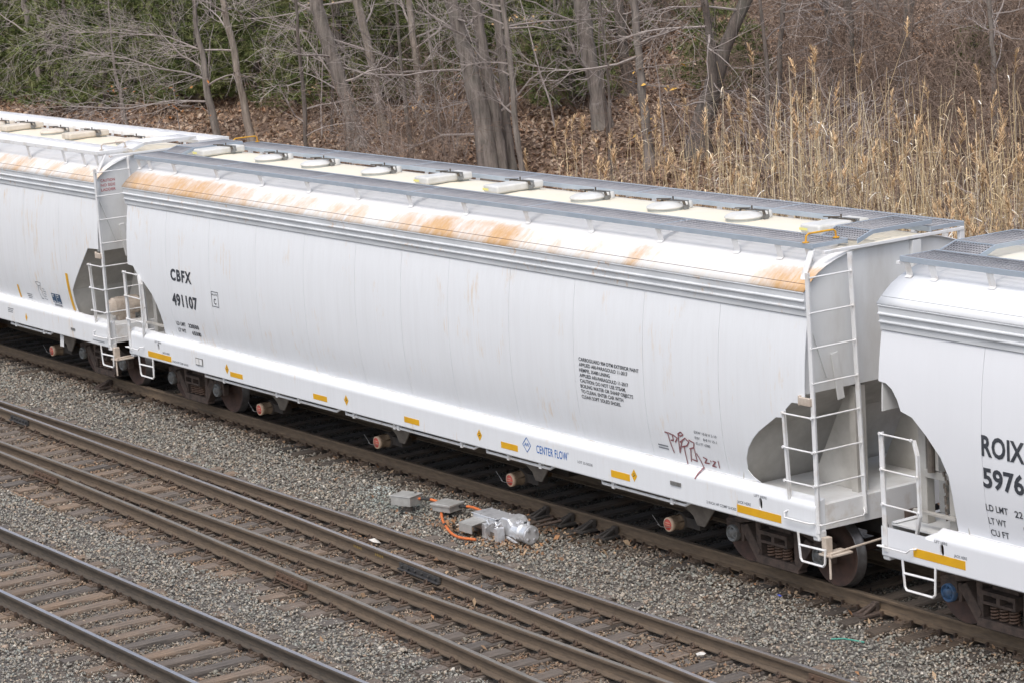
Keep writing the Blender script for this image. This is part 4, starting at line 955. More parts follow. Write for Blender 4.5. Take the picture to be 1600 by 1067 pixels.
mb = MB(); patch(mb, [(5.99, 1.10), (6.04, 1.02), (6.09, 1.10), (6.04, 1.19)], sl); mb.build('inspection_diamond', M['yellow'], lc)
MB().box(8.15, 8.33, -1.64, -1.6255, 1.085, 1.135).build('data_plate', M['cap'], lc, bevel=.005)
mb = MB(); es = lambda x, z: (9.605, x, z)
for i, t in enumerate(('CAUTION', 'NO SIDE', 'LADDER')): put_text(mb, t, -1.41, 4.05-i*.088, .052, .30, surf=es, bold=.004)
mb.build('caution_lettering', M['red_ink'], lc)
MB().prism([(7.36, .66), (7.52, .66), (7.56, .88), (7.40, .90)], -1.54, -1.53, 'y').build('routing_tag', M['white'], lc, bevel=.01) if 1 else None

HTR = [(-8.05, 'r'), (-6.3, 'r'), (-4.2, 't'), (-2.1, 'r'), (0, 't'), (2.1, 'r'), (4.2, 't'), (6.3, 'r'), (8.05, 'r')]
rc = hopper_car(20.80, dict(label='right clean white covered hopper car lettered ROIX with a blue bearing cap', side=M['side_right'], roof=M['roof_right'], key='r', cap=M['cap_blue'],
    grating=M['grating'], gframe=M['grating_frame'], hatch=M['hatch'], grab=M['yellow_rail'], hatches=HTR, holes=(-8.71,), open_l=OPEN_L_RO, low_end=-8.85, slope_l=[(-9.59, 3.2), (-9.25, 2.98), (-8.62, 2.52), (-8.42, 2.0), (-8.38, 1.29)], weld=M['seam'], board_x=(-9.72, 9.46)))
lettering(rc, [('ROIX', -8.0, 2.475, .235, dict(width=.70, bold=.03, spacing=1.05)), ('5976', -8.0, 2.095, .225, dict(width=.67, bold=.03)), ('LD LMT', -8.0, 1.80, .08, dict(width=.36)), ('22', -7.53, 1.795, .08, dict(width=.13)), ('LT WT', -7.99, 1.635, .08, dict(width=.29)), ('6', -7.42, 1.635, .08, dict(width=.055)), ('CU FT', -7.99, 1.485, .08, dict(width=.30))], M['black'], sd)
deco_rects(rc, [(-9.21, -8.31, 1.02, 1.13)])
lettering(rc, [('LIFT HERE', -8.83, 1.268, .034, dict(width=.22)), ('JACK HERE', -8.50, 1.15, .034, dict(width=.22))], M['dark_ink'], sl, 'small_lettering')

# ------------------------------------------------------------------ switch machine, boxes, conduit, scraps
sw = empty('switch_machine', (3.1, -1.95, -.25), label='silver power switch machine beside the rail between two tracks', cat='switch machine')
mb = MB(); mb.prism([(-.62, .12), (.02, .12), (.02, .30), (-.02, .33), (-.58, .33), (-.62, .30)], -.17, .17, 'y'); mb.build('gear_case', M['silver'], sw, bevel=.015)
mb = MB(); mb.box(-.63, .03, -.18, .18, .332, .35); mb.box(-.30, -.18, -.185, -.17, .25, .345); mb.build('case_lid', M['silver'], sw, bevel=.008)
mb = MB()
for x in (-.58, -.38, -.1, 0.0):
    for y in (-.165, .165): mb.lathe([(.012, 0), (.012, .012), (0, .012)], (x, y, .35), 'z', 6)
mb.build('lid_bolts', M['bolt'], sw)
mb = MB(); mb.prism([(0.03, .12), (.34, .12), (.36, .30), (.29, .39), (.12, .39), (.03, .32)], -.14, .19, 'y'); mb.build('drive_hood', M['silver'], sw, bevel=.02)
mb = MB(); mb.lathe([(.10, .30), (.135, .33), (.135, .52), (.115, .54), (.115, .60), (.14, .61), (.14, .70), (.0, .70)], (0, -.02, .20), 'x', 26); mb.box(.34, .50, -.11, .10, .26, .35)
mb.box(.36, .5, .0, .06, .33, .37); mb.lathe([(.03, 0), (.03, .06), (0, .06)], (.42, -.05, .33), 'z', 8); mb.lathe([(.025, 0), (.025, .05), (0, .05)], (.55, .05, .31), 'z', 8)
mb.build('motor', M['silver'], sw, smooth=True)
mb = MB(); mb.lathe([(.122, 0), (.122, .018), (.0, .018)], (.70, -.02, .20), 'x', 26)
mb.build('motor_end_cap', M['silver'], sw, smooth=True)
mb = MB()
for a in (.6, 2.2, 3.9, 5.3): mb.lathe([(.022, 0), (.022, .022), (0, .022)], (.716, -.02+.088*math.cos(a), .20+.088*math.sin(a)), 'x', 8)
mb.build('bolts', M['bolt'], sw)
mb = MB(); mb.box(-.24, -.16, -.26, -.16, 0, .26); mb.box(-.28, -.04, -.36, -.16, 0, .03); mb.bar((-.20, -.24, .16), (.0, -.20, .30), .03, .02); mb.build('mounting_foot', M['silver'], sw, bevel=.006)
mb = MB(); mb.prism([(.10, 0), (.30, 0), (.24, .05), (.23, .26), (.15, .26), (.15, .05)], -.30, -.17, 'y'); mb.tube([(.05, -.22, .2), (.12, -.25, .27), (.20, -.20, .33)], .014, 6); mb.build('mounting_foot', M['silver'], sw, bevel=.006)
mb = MB(); mb.bar((-.40, -.17, .28), (-.40, -.44, .25), .34, .012); mb.bar((-.40, -.44, .25), (-.40, -.445, .13), .34, .012, (0, 1, 0)); mb.bar((-.57, -.17, .20), (-.57, -.44, .18), .012, .13); mb.build('side_bracket', M['galv'], sw)
mb = MB(); mb.bar((.28, -.16, .12), (.56, -.18, .08), .03, .03); mb.bar((.30, -.13, .22), (.50, -.15, .17), .02, .10); mb.tube([(-.2, -.19, .30), (-.08, -.23, .26), (.04, -.19, .30), (.1, -.2, .22)], .012, 6); mb.build('linkage', M['silver'], sw, bevel=.004)
MB().box(-.62, .5, .06, .16, 0, .12).box(-.62, .5, -.16, -.06, 0, .12).build('base_rail', M['dust_plate'], sw)
MB().tube([(.1, .2, .12), (.15, .9, .14)], .022, 7).tube([(-.1, .2, .12), (-.05, .9, .14)], .018, 7).build('throw_rod', M['truck'], sw)

b1 = empty('junction_box', (.60, -2.10, -.20), .35, label='silver junction box on a post over powder-stained ballast', cat='junction box')
MB().box(-.19, .19, -.16, .16, .10, .24).build('box', M['galv'], b1, bevel=.006); MB().box(-.20, .20, -.17, .17, .24, .255).build('lid', M['galv'], b1, bevel=.004)
MB().lathe([(.06, -.05), (.06, .10)], (0.04, -.02, 0), 'z', 12).lathe([(.075, .02), (.075, .05)], (.04, -.02, 0), 'z', 12).build('post', M['dust_plate'], b1)
MB().lathe([(.02, 0), (.02, .01), (0, .01)], (.1, .1, .256), 'z', 8).build('lock', M['under'], b1)
b2 = empty('junction_box', (1.36, -1.84, -.22), .25, label='flat grey junction box between the post box and the silver switch machine', cat='junction box')
MB().box(-.18, .18, -.15, .15, .10, .19).build('box', M['galv'], b2, bevel=.006); MB().box(-.205, .205, -.175, .175, .19, .225).build('lid', M['galv'], b2, bevel=.006)
MB().lathe([(.05, -.05), (.05, .1)], (0, 0, 0), 'z', 10).build('post', M['under'], b2)
def cable(pts, label, sleeves=()):
    pts = [Vector(p) for p in pts]; P = []
    for i in range(len(pts)-1):
        a, b, c, d = pts[max(0, i-1)], pts[i], pts[i+1], pts[min(len(pts)-1, i+2)]
        for k in range(6):
            t = k/6; P.append(.5*((2*b)+(c-a)*t+(2*a-5*b+4*c-d)*t*t+(3*b-a-3*c+d)*t**3))
    P.append(pts[-1]); P = [p+Vector((0, 0, .04)) for p in P]
    e = MB().tube([p for p in P], .021, 8).build('cable', M['orange'], None, smooth=True); tag(e, label, 'cable')
    for s0, s1 in sleeves: MB().tube(P[s0:s1], .026, 8).build('sleeve', M['blacksleeve'], e, smooth=True)
cable([(.74, -1.98, -.06), (.9, -1.88, -.06), (1.05, -1.83, -.08), (1.20, -1.84, -.12)], 'short orange cable between the two metal junction boxes', ((2, 8),))
cable([(1.24, -1.88, -.15), (1.48, -2.03, -.20), (1.80, -2.20, -.215), (2.38, -2.45, -.215), (2.72, -2.51, -.215), (2.98, -2.40, -.22)], 'long orange cable curving over ballast in front of the switch machine', ((13, 15),))
cable([(1.50, -1.72, -.10), (1.75, -1.66, -.08), (2.1, -1.72, -.06), (2.45, -1.80, -.04)], 'orange cable running from the flat box to the back of the switch machine', ((0, 5),))
# scraps
def scrap(name, loc, size, mat, label, cat, seed):
    r = random.Random(seed); mb = MB(); n = 7
    ring = [(size*r.uniform(.6, 1.1)*math.cos(2*PI*i/n), size*r.uniform(.4, .7)*math.sin(2*PI*i/n), r.uniform(0, size*.5)) for i in range(n)]
    mb.add(ring+[(0, 0, size*.6)]+[(x, y, z-.006) for x, y, z in ring], [(i, (i+1) % n, n) for i in range(n)]+[(i, n+1+i, n+1+(i+1) % n, (i+1) % n) for i in range(n)]+[tuple(range(2*n, n, -1))])
    o = mb.build(name, mat, None, loc=loc); tag(o, label, cat); return o
scrap('paper_scrap', (1.95, -3.52, -.20), .13, M['paper'], 'crumpled white scrap lying between two close rails', 'litter', 3)
scrap('paper_scrap', (9.75, -3.55, -.21), .09, M['paper'], 'small white scrap beside the nearer rail at lower right', 'litter', 5)
scrap('bottle_cap', (8.45, -1.18, -.21), .05, M['bluep'], 'tiny blue scrap beside the rail below the car step', 'litter', 6)
o = MB().tube([(10.4, -1.98, -.20), (10.52, -1.88, -.19), (10.66, -1.85, -.185), (10.8, -1.78, -.20)], .012, 5).build('tape_strip', M['green'], None); tag(o, 'thin green strip lying on the ballast', 'litter')

# ------------------------------------------------------------------ leaves
def leaves(name, x, y, z, size, cols, kind='stuff'):
    n = len(x); a = nr.uniform(0, 2*PI, n); tilt = nr.normal(0, .55, (n, 2)); s = size*np.exp(nr.normal(0, .3, n))
    u = np.stack([np.cos(a), np.sin(a), tilt[:, 0]], -1); w = np.stack([-np.sin(a), np.cos(a), tilt[:, 1]], -1)*.62
    c = np.stack([x, y, z], -1); up = np.zeros((n, 3)); up[:, 2] = nr.uniform(-.1, .45, n)
    V = np.stack([c-u*s[:, None], c+w*s[:, None]+up*s[:, None], c+u*s[:, None], c-w*s[:, None]+up*s[:, None]], 1)
    F = (np.arange(n)[:, None, None]*4+np.array([(0, 1, 2), (0, 2, 3)])[None]).reshape(-1, 3)
    return np_obj(name, V.reshape(-1, 3), F, M['leaf'], np.repeat(cols, 4, 0), kind=kind)
LP = np.array([(.33, .22, .15), (.25, .165, .115), (.42, .31, .23), (.19, .125, .088), (.49, .38, .29), (.36, .225, .145)])
n = 260000; x = nr.uniform(-85, 8, n); y = 9+25*nr.random(n)**.8; z = hz(x, y)
ok = in_view(x, y, z+1, 40); x, y, z = x[ok], y[ok], z[ok]
dens = .5+.5*np.sin(x*.45+y*.9)*np.sin(x*.21-y*.5); ok = nr.random(len(x)) < .45+.6*dens; x, y, z = x[ok], y[ok], z[ok]
leaves('leaf_litter', x, y, z+.03, .062, LP[nr.integers(0, 6, len(x))]*nr.uniform(.85, 1.15, (len(x), 1)))
xs_, ys_ = [], []
for (cx, cy, sx, sy, k) in ((3.3, -2.2, .55, .16, 260), (2.2, -2.15, .4, .12, 120), (3.6, -1.3, .8, .15, 120), (1.2, -2.2, .5, .2, 20), (6.5, -1.0, 5, .08, 90), (10.5, -1.05, 2, .12, 60), (-3, -1.05, 3, .1, 26), (0, -3.6, 6, .12, 60), (2, -4.5, 6, .3, 60), (8, -3.9, 4, .3, 40), (0, -5.2, 5, .2, 30), (0, -2, 9, .8, 40), (5, -6.5, 5, .6, 16), (12, -2.3, 2, .6, 14)):
    xs_.append(nr.normal(cx, sx, k)); ys_.append(nr.normal(cy, sy, k))
x = np.concatenate(xs_); y = np.concatenate(ys_); LP2 = np.array([(.30, .20, .125), (.22, .135, .085), (.38, .275, .18), (.33, .18, .095), (.18, .115, .075)])
leaves('fallen_leaves', x, y, hz(x, y)+.075, .032, LP2[nr.integers(0, 5, len(x))]*nr.uniform(.8, 1.2, (len(x), 1)))

# ------------------------------------------------------------------ trees
def wobble_path(p, d, L, n, r, jit=.12, lift=.0):
    pts = [Vector(p)]; d = Vector(d).normalized()
    for i in range(n):
        d = (d+Vector((r.gauss(0, jit), r.gauss(0, jit), r.gauss(0, jit)+lift))).normalized(); pts.append(pts[-1]+d*(L/n))
    return pts
def branches(mb, p, d, L, rad, depth, r, lift=.03, kids=(4, 6), minr=.0045, jit=.16):
    n = 5 if depth > 1 else (4 if depth == 1 else 3)
    pts = wobble_path(p, d, L, n, r, jit, lift); rr = [max(minr, rad*(1-.75*i/n)) for i in range(n+1)]
    mb.tube(pts, rr, 5 if rad > .03 else (4 if rad > .012 else 3), False)
    if depth <= 0: return
    for k in range(r.randint(*kids)):
        t = r.uniform(.25, 1.0)*n; i = min(n-1, int(t)); q = pts[i].lerp(pts[i+1], t-i); dd = (pts[i+1]-pts[i]).normalized()
        ax = dd.orthogonal().normalized(); ax = Matrix.Rotation(r.uniform(0, 2*PI), 3, dd) @ ax
        nd = (dd*r.uniform(.5, 1.0)+ax*r.uniform(.5, .95)).normalized()
        branches(mb, q, nd, L*r.uniform(.35, .6), rr[i]*.55, depth-1, r, lift, kids, minr, jit)
def tree(name, leaders, label, barkm, twigm, seed, limbs=12, limb_len=(1.8, 3.6), depth=2, extra=None, start=1.2, cat='tree', group=None, flare=1.35):
    r = random.Random(seed); b0 = leaders[0][0]; base = Vector((b0[0], b0[1], float(hz(b0[0], b0[1]))))
    root = empty(name, base, label=label, cat=cat, group=group)
    mb = MB(); mt = MB()
    for li, P in enumerate(leaders):
        pts = [Vector(p[:3])-base for p in P]; rad = [p[3] for p in P]
        if li == 0:
            lowz = pts[0].z
            if lowz > .2: pts.insert(0, Vector((pts[0].x-(pts[1].x-pts[0].x)*.2, pts[0].y, -.15))); rad.insert(0, rad[0]*flare)
            else: pts[0].z = min(pts[0].z, -.1); rad[0] *= flare
        d = (pts[-1]-pts[-2]).normalized(); L = r.uniform(2.5, 4.5)
        for k in range(3):
            d = (d+Vector((r.gauss(0, .06), r.gauss(0, .06), .25))).normalized(); pts.append(pts[-1]+d*L/2); rad.append(rad[-1]*.75)
        # densify
        Q = []; R = []
        for i in range(len(pts)-1):
            for k in range(4): t = k/4; Q.append(pts[i].lerp(pts[i+1], t)+Vector((r.gauss(0, .015), r.gauss(0, .015), 0))*(1 if rad[i] > .05 else .6)); R.append((rad[i]*(1-t)+rad[i+1]*t)*r.uniform(.95, 1.06))
        Q.append(pts[-1]); R.append(rad[-1]); mb.tube(Q, R, 12 if max(rad) > .12 else 8)
        nl = max(3, int(limbs/len(leaders)))
        for k in range(nl):
            t = r.uniform(.18, .98)*(len(Q)-1); i = int(t)
            if Q[i].z < start: continue
            a = r.uniform(0, 2*PI); dd = Vector((math.cos(a), math.sin(a), r.uniform(-.15, .75)))
            branches(mt, Q[i], dd, r.uniform(*limb_len), min(.035, R[i]*.38), depth, r, .03, (5, 8), .0034)
    if extra:
        for P in extra:
            pts = [Vector(p[:3])-base for p in P]; mt.tube(pts, [p[3]*.55 for p in P], 6)
            for k in range(17):
                i = r.randrange(len(pts)-1); q = pts[i].lerp(pts[i+1], r.random()); dd = (pts[-1]-pts[0]).normalized()
                branches(mt, q, dd+Vector((r.gauss(0, .45), r.gauss(0, .45), r.gauss(.05, .30))), r.uniform(1.2, 3.2), .011, 2, r, .01, (4, 6), .0034)
    mb.build('trunk', barkm, root, smooth=True)
    mt.build('branches', twigm, root)
    return root
G, Tn, D = M['bark_grey'], M['bark_tan'], M['bark_dark']; TW = M['twig']; TD = M['twig_dark']
T1 = [(-76.36, 26.0, 0.78, 0.351), (-76.48, 25.82, 3.37, 0.38), (-76.54, 25.73, 4.51, 0.395)]
T2 = [(-54.06, 17.0, 1.11, 0.094), (-54.18, 16.82, 3.43, 0.094), (-54.29, 16.66, 5.05, 0.094), (-54.31, 16.62, 5.51, 0.082)]
T3 = [(-53.54, 17.5, 0.97, 0.106), (-53.68, 17.29, 2.95, 0.094), (-53.88, 16.99, 4.8, 0.082), (-53.93, 16.91, 5.49, 0.082)]
T4 = [(-43.38, 15.0, 1.64, 0.063), (-43.48, 14.85, 2.9, 0.052), (-43.53, 14.77, 3.73, 0.042), (-43.53, 14.76, 4.96, 0.031)]
T5 = [(-37.19, 15.0, 1.52, 0.128), (-37.31, 14.82, 2.94, 0.108), (-37.33, 14.78, 4.02, 0.098), (-37.41, 14.66, 5.09, 0.069), (-37.41, 14.67, 5.86, 0.059)]
T6 = [(-36.92, 16.0, 1.43, 0.109), (-37.03, 15.83, 2.85, 0.108), (-37.11, 15.71, 4.23, 0.108), (-37.2, 15.58, 5.4, 0.098), (-37.23, 15.53, 5.79, 0.098)]
T7 = [(-30.11, 14.0, 1.79, 0.063), (-30.09, 14.04, 3.32, 0.063), (-30.1, 14.02, 4.93, 0.045), (-30.09, 14.03, 5.99, 0.045)]
T8 = [(-30.61, 16.0, 1.48, 0.276), (-30.72, 15.85, 2.74, 0.221), (-30.91, 15.56, 4.23, 0.202), (-31.07, 15.32, 5.33, 0.202), (-31.11, 15.25, 5.88, 0.202)]
T9 = [(-40.11, 22.0, 1.15, 0.127), (-40.16, 21.92, 2.73, 0.116), (-40.25, 21.79, 3.99, 0.105), (-40.29, 21.72, 5.24, 0.095)]
T10 = [(-30.78, 17.0, 1.65, 0.121), (-30.85, 16.89, 3.18, 0.111), (-30.95, 16.73, 4.66, 0.12), (-31.07, 16.55, 5.77, 0.12)]
T11 = [(-40.22, 24.0, 1.56, 0.299), (-40.37, 23.79, 3.39, 0.277), (-40.51, 23.57, 5.09, 0.277)]
T12 = [(-30.09, 18.0, 2.02, 0.13), (-30.15, 17.92, 3.29, 0.12), (-30.2, 17.84, 4.58, 0.102), (-30.22, 17.81, 5.68, 0.092)]
T13a = [(-22.36, 15.0, 1.54, 0.283), (-22.41, 14.93, 2.88, 0.249), (-22.54, 14.73, 4.22, 0.232), (-22.7, 14.49, 5.55, 0.182), (-22.77, 14.39, 6.05, 0.165)]
T13b = [(-22.21, 15.3, 1.55, 0.166), (-22.25, 15.24, 3.02, 0.149), (-22.38, 15.04, 4.52, 0.149), (-22.45, 14.94, 6.0, 0.132)]
T13c = [(-22.35, 15.7, 1.52, 0.125), (-22.4, 15.64, 2.97, 0.125), (-22.39, 15.64, 4.46, 0.117), (-22.46, 15.54, 5.95, 0.1)]
T13e = [(-21.18, 15.2, 1.62, 0.082), (-21.22, 15.13, 2.75, 0.074), (-21.23, 15.12, 4.06, 0.074), (-21.27, 15.05, 5.36, 0.065), (-21.3, 15.02, 6.01, 0.065)]
T14 = [(-22.71, 19.0, 1.94, 0.31), (-22.8, 18.87, 3.12, 0.206), (-22.88, 18.75, 4.32, 0.206), (-22.95, 18.65, 5.69, 0.206)]
T15 = [(-25.46, 22.0, 2.51, 0.173), (-25.54, 21.88, 3.78, 0.154), (-25.59, 21.8, 5.4, 0.145)]
T16 = [(-18.13, 17.0, 2.54, 0.12), (-18.19, 16.92, 3.67, 0.104), (-18.21, 16.89, 4.78, 0.096), (-18.23, 16.86, 5.89, 0.096)]
T17 = [(-30.11, 27.0, 3.07, 0.158), (-30.12, 26.97, 3.95, 0.148), (-30.15, 26.93, 4.93, 0.148)]
T18 = [(-17.35, 18.0, 2.34, 0.321), (-17.18, 18.25, 3.25, 0.241), (-17.08, 18.41, 3.88, 0.208), (-16.91, 18.66, 4.65, 0.16), (-16.62, 19.1, 5.73, 0.16)]
T18b = [(-16.95, 18.15, 3.35, 0.150), (-16.72, 18.06, 4.56, 0.111), (-16.77, 17.97, 5.35, 0.087), (-16.8, 17.94, 5.82, 0.087)]
T19 = [(-15.29, 23.0, 3.32, 0.14), (-15.22, 23.1, 4.45, 0.131), (-15.15, 23.21, 5.4, 0.139)]
T20 = [(-15.49, 19.0, 2.77, 0.071), (-15.42, 19.11, 4.49, 0.063), (-15.33, 19.25, 5.73, 0.055)]
T21 = [(-15.71, 21.0, 3.35, 0.065), (-15.71, 20.99, 4.63, 0.065), (-15.75, 20.94, 5.58, 0.065)]
T22 = [(-8.95, 20.0, 2.98, 0.059), (-8.96, 19.99, 4.44, 0.052), (-8.99, 19.93, 5.74, 0.052)]
T23 = [(-19.49, 25.0, 3.66, 0.087), (-19.49, 25.0, 4.52, 0.087), (-19.53, 24.94, 5.21, 0.087)]
T24 = [(-26.43, 20.0, 1.86, 0.054), (-26.33, 20.15, 3.74, 0.045), (-26.33, 20.15, 5.53, 0.045)]
T5x = [[(-37.33, 14.9, 3.41, 0.059), (-38.21, 14.59, 3.64, 0.05), (-38.64, 13.95, 3.8, 0.045), (-39.16, 13.16, 4.17, 0.035), (-39.91, 12.05, 4.45, 0.025)],
       [(-37.31, 14.9, 2.75, 0.059), (-38.43, 14.19, 2.81, 0.05), (-39.2, 13.03, 2.66, 0.04), (-40.06, 11.74, 2.8, 0.03)],
       [(-37.36, 14.8, 4.3, 0.05), (-38.6, 14.3, 4.75, 0.04), (-40.3, 13.2, 4.95, 0.03), (-41.5, 12.3, 5.0, .02)]]
tree('bare_tree', [T5], 'slim bare tree with grey twiggy limbs spreading left over the left car', G, TW, 5, 12, extra=T5x, limb_len=(1.5, 3))
tree('bare_tree', [T1], 'thick dark trunk at the far upper left among pines', D, TW, 1, 8)
tree('bare_tree', [T2], 'left one of two thin leaning trunks in front of the pines', G, TW, 2, 6)
tree('bare_tree', [T3], 'right one of two thin leaning trunks in front of the pines', G, TW, 3, 5)
tree('bare_tree', [T4], 'spindly sapling between the thin leaning trunks and the twiggy grey tree', G, TW, 4, 8, (1, 2))
tree('bare_tree', [T6], 'straight tan trunk rising behind the yellow grab rail', Tn, TW, 6, 9)
tree('bare_tree', [T7], 'thin dark trunk between the tan trunk and the big leaning grey one', D, TW, 7, 10, (1.2, 2.6))
tree('bare_tree', [T8], 'big smooth grey trunk leaning left above the middle car', G, TW, 8, 9)
tree('bare_tree', [T9], 'dark slender trunk half hidden behind the big leaning grey one', D, TW, 9, 8)
tree('bare_tree', [T10], 'pale tan trunk just right of the big leaning grey one', Tn, TW, 10, 9)
tree('bare_tree', [T11], 'wide dark brown trunk in the shade of the pines', D, TW, 11, 8)
tree('bare_tree', [T12], 'pale slender trunk with low twigs beside the wide dark trunk', Tn, TW, 12, 12)
tree('bare_tree', [T13a, T13b, T13c], 'large clump of several grey trunks growing from one base', G, TW, 13, 22)
tree('bare_tree', [T13e], 'thin stem standing just right of the large clump of trunks', G, TW, 14, 10, (1.2, 2.4))
tree('bare_tree', [T14], 'stout grey trunk with flared base left of the reeds', G, TW, 15, 9, flare=1.2)
tree('bare_tree', [T15], 'dark vine-covered trunk on the leafy slope', D, TW, 16, 16, (.8, 1.8))
tree('bare_tree', [T16], 'slender grey trunk standing in front of the vine-covered one', G, TW, 17, 11)
tree('bare_tree', [T17], 'short-looking distant trunk high on the leafy slope', G, TW, 18, 6)
tree('bare_tree', [T18, T18b], 'dark forked trunk leaning right behind the reeds', D, TW, 19, 12, flare=1.3)
tree('bare_tree', [T19], 'distant straight trunk seen above the middle of the reeds', G, TW, 20, 9)
tree('bare_tree', [T20], 'thin dark stem right of the forked leaning trunk', D, TW, 21, 12)
tree('bare_tree', [T21], 'thin dark stem behind the tallest reed plumes', D, TW, 22, 12)
tree('bare_tree', [T22], 'thin stem near the upper right corner behind the reeds', G, TW, 23, 14)
tree('bare_tree', [T23], 'thin distant stem left of the straight trunk above the reeds', D, TW, 24, 10)
tree('bare_tree', [T24], 'thin stem between the trunk clump and the stout flared trunk', G, TW, 25, 12)
# young understory trees that only show as twiggy stems
r = random.Random(99)
for i in range(15):
    y0 = r.uniform(15, 31); t = r.random(); xa = -y0*1.55-8 if 1 else 0
    x0_ = r.uniform(-1.8*y0-14, -.95*y0+8); z0_ = float(hz(x0_, y0)); h = r.uniform(4, 7); rad = r.uniform(.025, .06)
    tree('young_tree', [[(x0_, y0, z0_, rad), (x0_+r.uniform(-.3, .3), y0+r.uniform(-.3, .3), z0_+h*.5, rad*.8), (x0_+r.uniform(-.6, .6), y0, z0_+h, rad*.5)]], 'young bare tree with fine grey twigs on the leafy hillside', r.choice([G, D]), TD, 300+i, 12, (1.0, 2.2), group='young bare trees on the hillside')

# bare shrubs
def shrub_mesh(seed):
    r = random.Random(seed); mb = MB()
    for k in range(r.randint(9, 14)):
        a = r.uniform(0, 2*PI); d = Vector((math.cos(a)*r.uniform(.2, .9), math.sin(a)*r.uniform(.2, .9), 1))
        branches(mb, (math.cos(a)*.15, math.sin(a)*.15, -.05), d, r.uniform(1.2, 2.6), r.uniform(.010, .017), 2, r, -.02, (3, 5), .0042, .2)
    return mb.mesh('stems', M['twig2'])
def hides(x, y):      # keep the brush off the sight lines to the big trunks
    return any(y < ty and abs(x-(tx+(ty-y)*k)) < w for tx, ty, k, w in ((-17.2, 18, 1.27, 1.6), (-22.3, 15, 1.5, 1.5), (-30.7, 16, 1.7, 1.0), (-22.8, 19, 1.38, 1.0), (-37.2, 15, 1.9, .8)))
SH = [shrub_mesh(500+i) for i in range(6)]; SHG = []
for me in SH[:3]:
    m2 = me.copy(); m2.materials.clear(); m2.materials.append(TW); SHG.append(m2)
r = random.Random(41)
for i in range(185):
    y0 = 10.5+r.random()**1.1*21
    x0_ = r.uniform(-1.95*y0-16, -.85*y0+12); k = i % 9
    if x0_ < -1.30*y0-9 and r.random() < .85: continue
    if hides(x0_, y0): continue
    o = bpy.data.objects.new('bare_shrub', (SH+SHG[:1])[k % 7]); C.objects.link(o); o.location = (x0_, y0, float(hz(x0_, y0))); o.rotation_euler = (0, 0, r.uniform(0, 6)); sc = r.uniform(.7, 1.35); o.scale = (sc, sc, sc*r.uniform(.8, 1.1))
    tag(o, 'tangled bare shrub with thin brown stems on the hillside', 'shrub', 'bare shrubs on the hillside')

for i in range(38):
    y0 = r.uniform(17, 31); x0_ = r.uniform(-1.05*y0+2, -.62*y0+10)
    o = bpy.data.objects.new('bare_shrub', SH[i % 6]); C.objects.link(o); o.location = (x0_, y0, float(hz(x0_, y0))); o.rotation_euler = (0, 0, r.uniform(0, 6)); sc = r.uniform(1.0, 1.8); o.scale = (sc, sc, sc)
    tag(o, 'tall tangled brown shrub behind the reeds', 'shrub', 'brown shrubs behind the reeds')

# beech saplings that kept their leaves
def sapling(x, y, h, cols, n, label, seed):
    r = random.Random(seed); base = Vector((x, y, float(hz(x, y)))); root = empty('leafy_sapling', base, label=label, cat='sapling'); mb = MB(); LV = []
    P = wobble_path((0, 0, 0), (0, 0, 1), h, 6, r, .08); mb.tube(P, [.03*(1-.12*i) for i in range(7)], 6)
    for k in range(12):
        i = r.randint(2, 5); a = r.uniform(0, 2*PI); Q = wobble_path(P[i], (math.cos(a), math.sin(a), r.uniform(-.1, .35)), r.uniform(.7, 1.5), 5, r, .15); mb.tube(Q, [.010-.0012*j for j in range(6)], 4, False)
        for j in range(n): q = Q[r.randint(1, 5)]; LV.append((q.x+r.gauss(0, .1), q.y+r.gauss(0, .1), q.z-abs(r.gauss(0, .07))))
    mb.build('stems', TW, root); L = np.array(LV); c = np.array(cols)[nr.integers(0, len(cols), len(L))]*nr.uniform(.8, 1.2, (len(L), 1))
    o = leaves('dead_leaves', L[:, 0], L[:, 1], L[:, 2], .055, c); o.parent = root
OR = [(.42, .17, .06), (.50, .24, .10)]; TA = [(.55, .38, .22), (.48, .30, .16)]; YE = [(.62, .46, .24), (.55, .36, .18)]
sapling(-38.3, 14.2, 2.6, OR, 2, 'small sapling with dangling orange leaves below the twiggy grey tree', 1)
sapling(-40.2, 13.2, 2.8, OR, 2, 'sapling with a few orange leaves left of the twiggy grey tree', 2)
sapling(-28.6, 17.0, 1.6, TA, 7, 'low sapling thick with tan leaves at the foot of the pale slender trunk', 3)
sapling(-33.5, 16.5, 5.0, YE, 4, 'sapling with pale yellow leaves left of the big leaning trunk', 4)
sapling(-24.3, 18.5, 4.6, YE, 5, 'sapling with pale cream leaves right of the trunk clump', 5)
sapling(-17.8, 17.3, 3.0, [(.62, .38, .10)], 2, 'sapling with scattered yellow leaves before the forked trunk', 6)

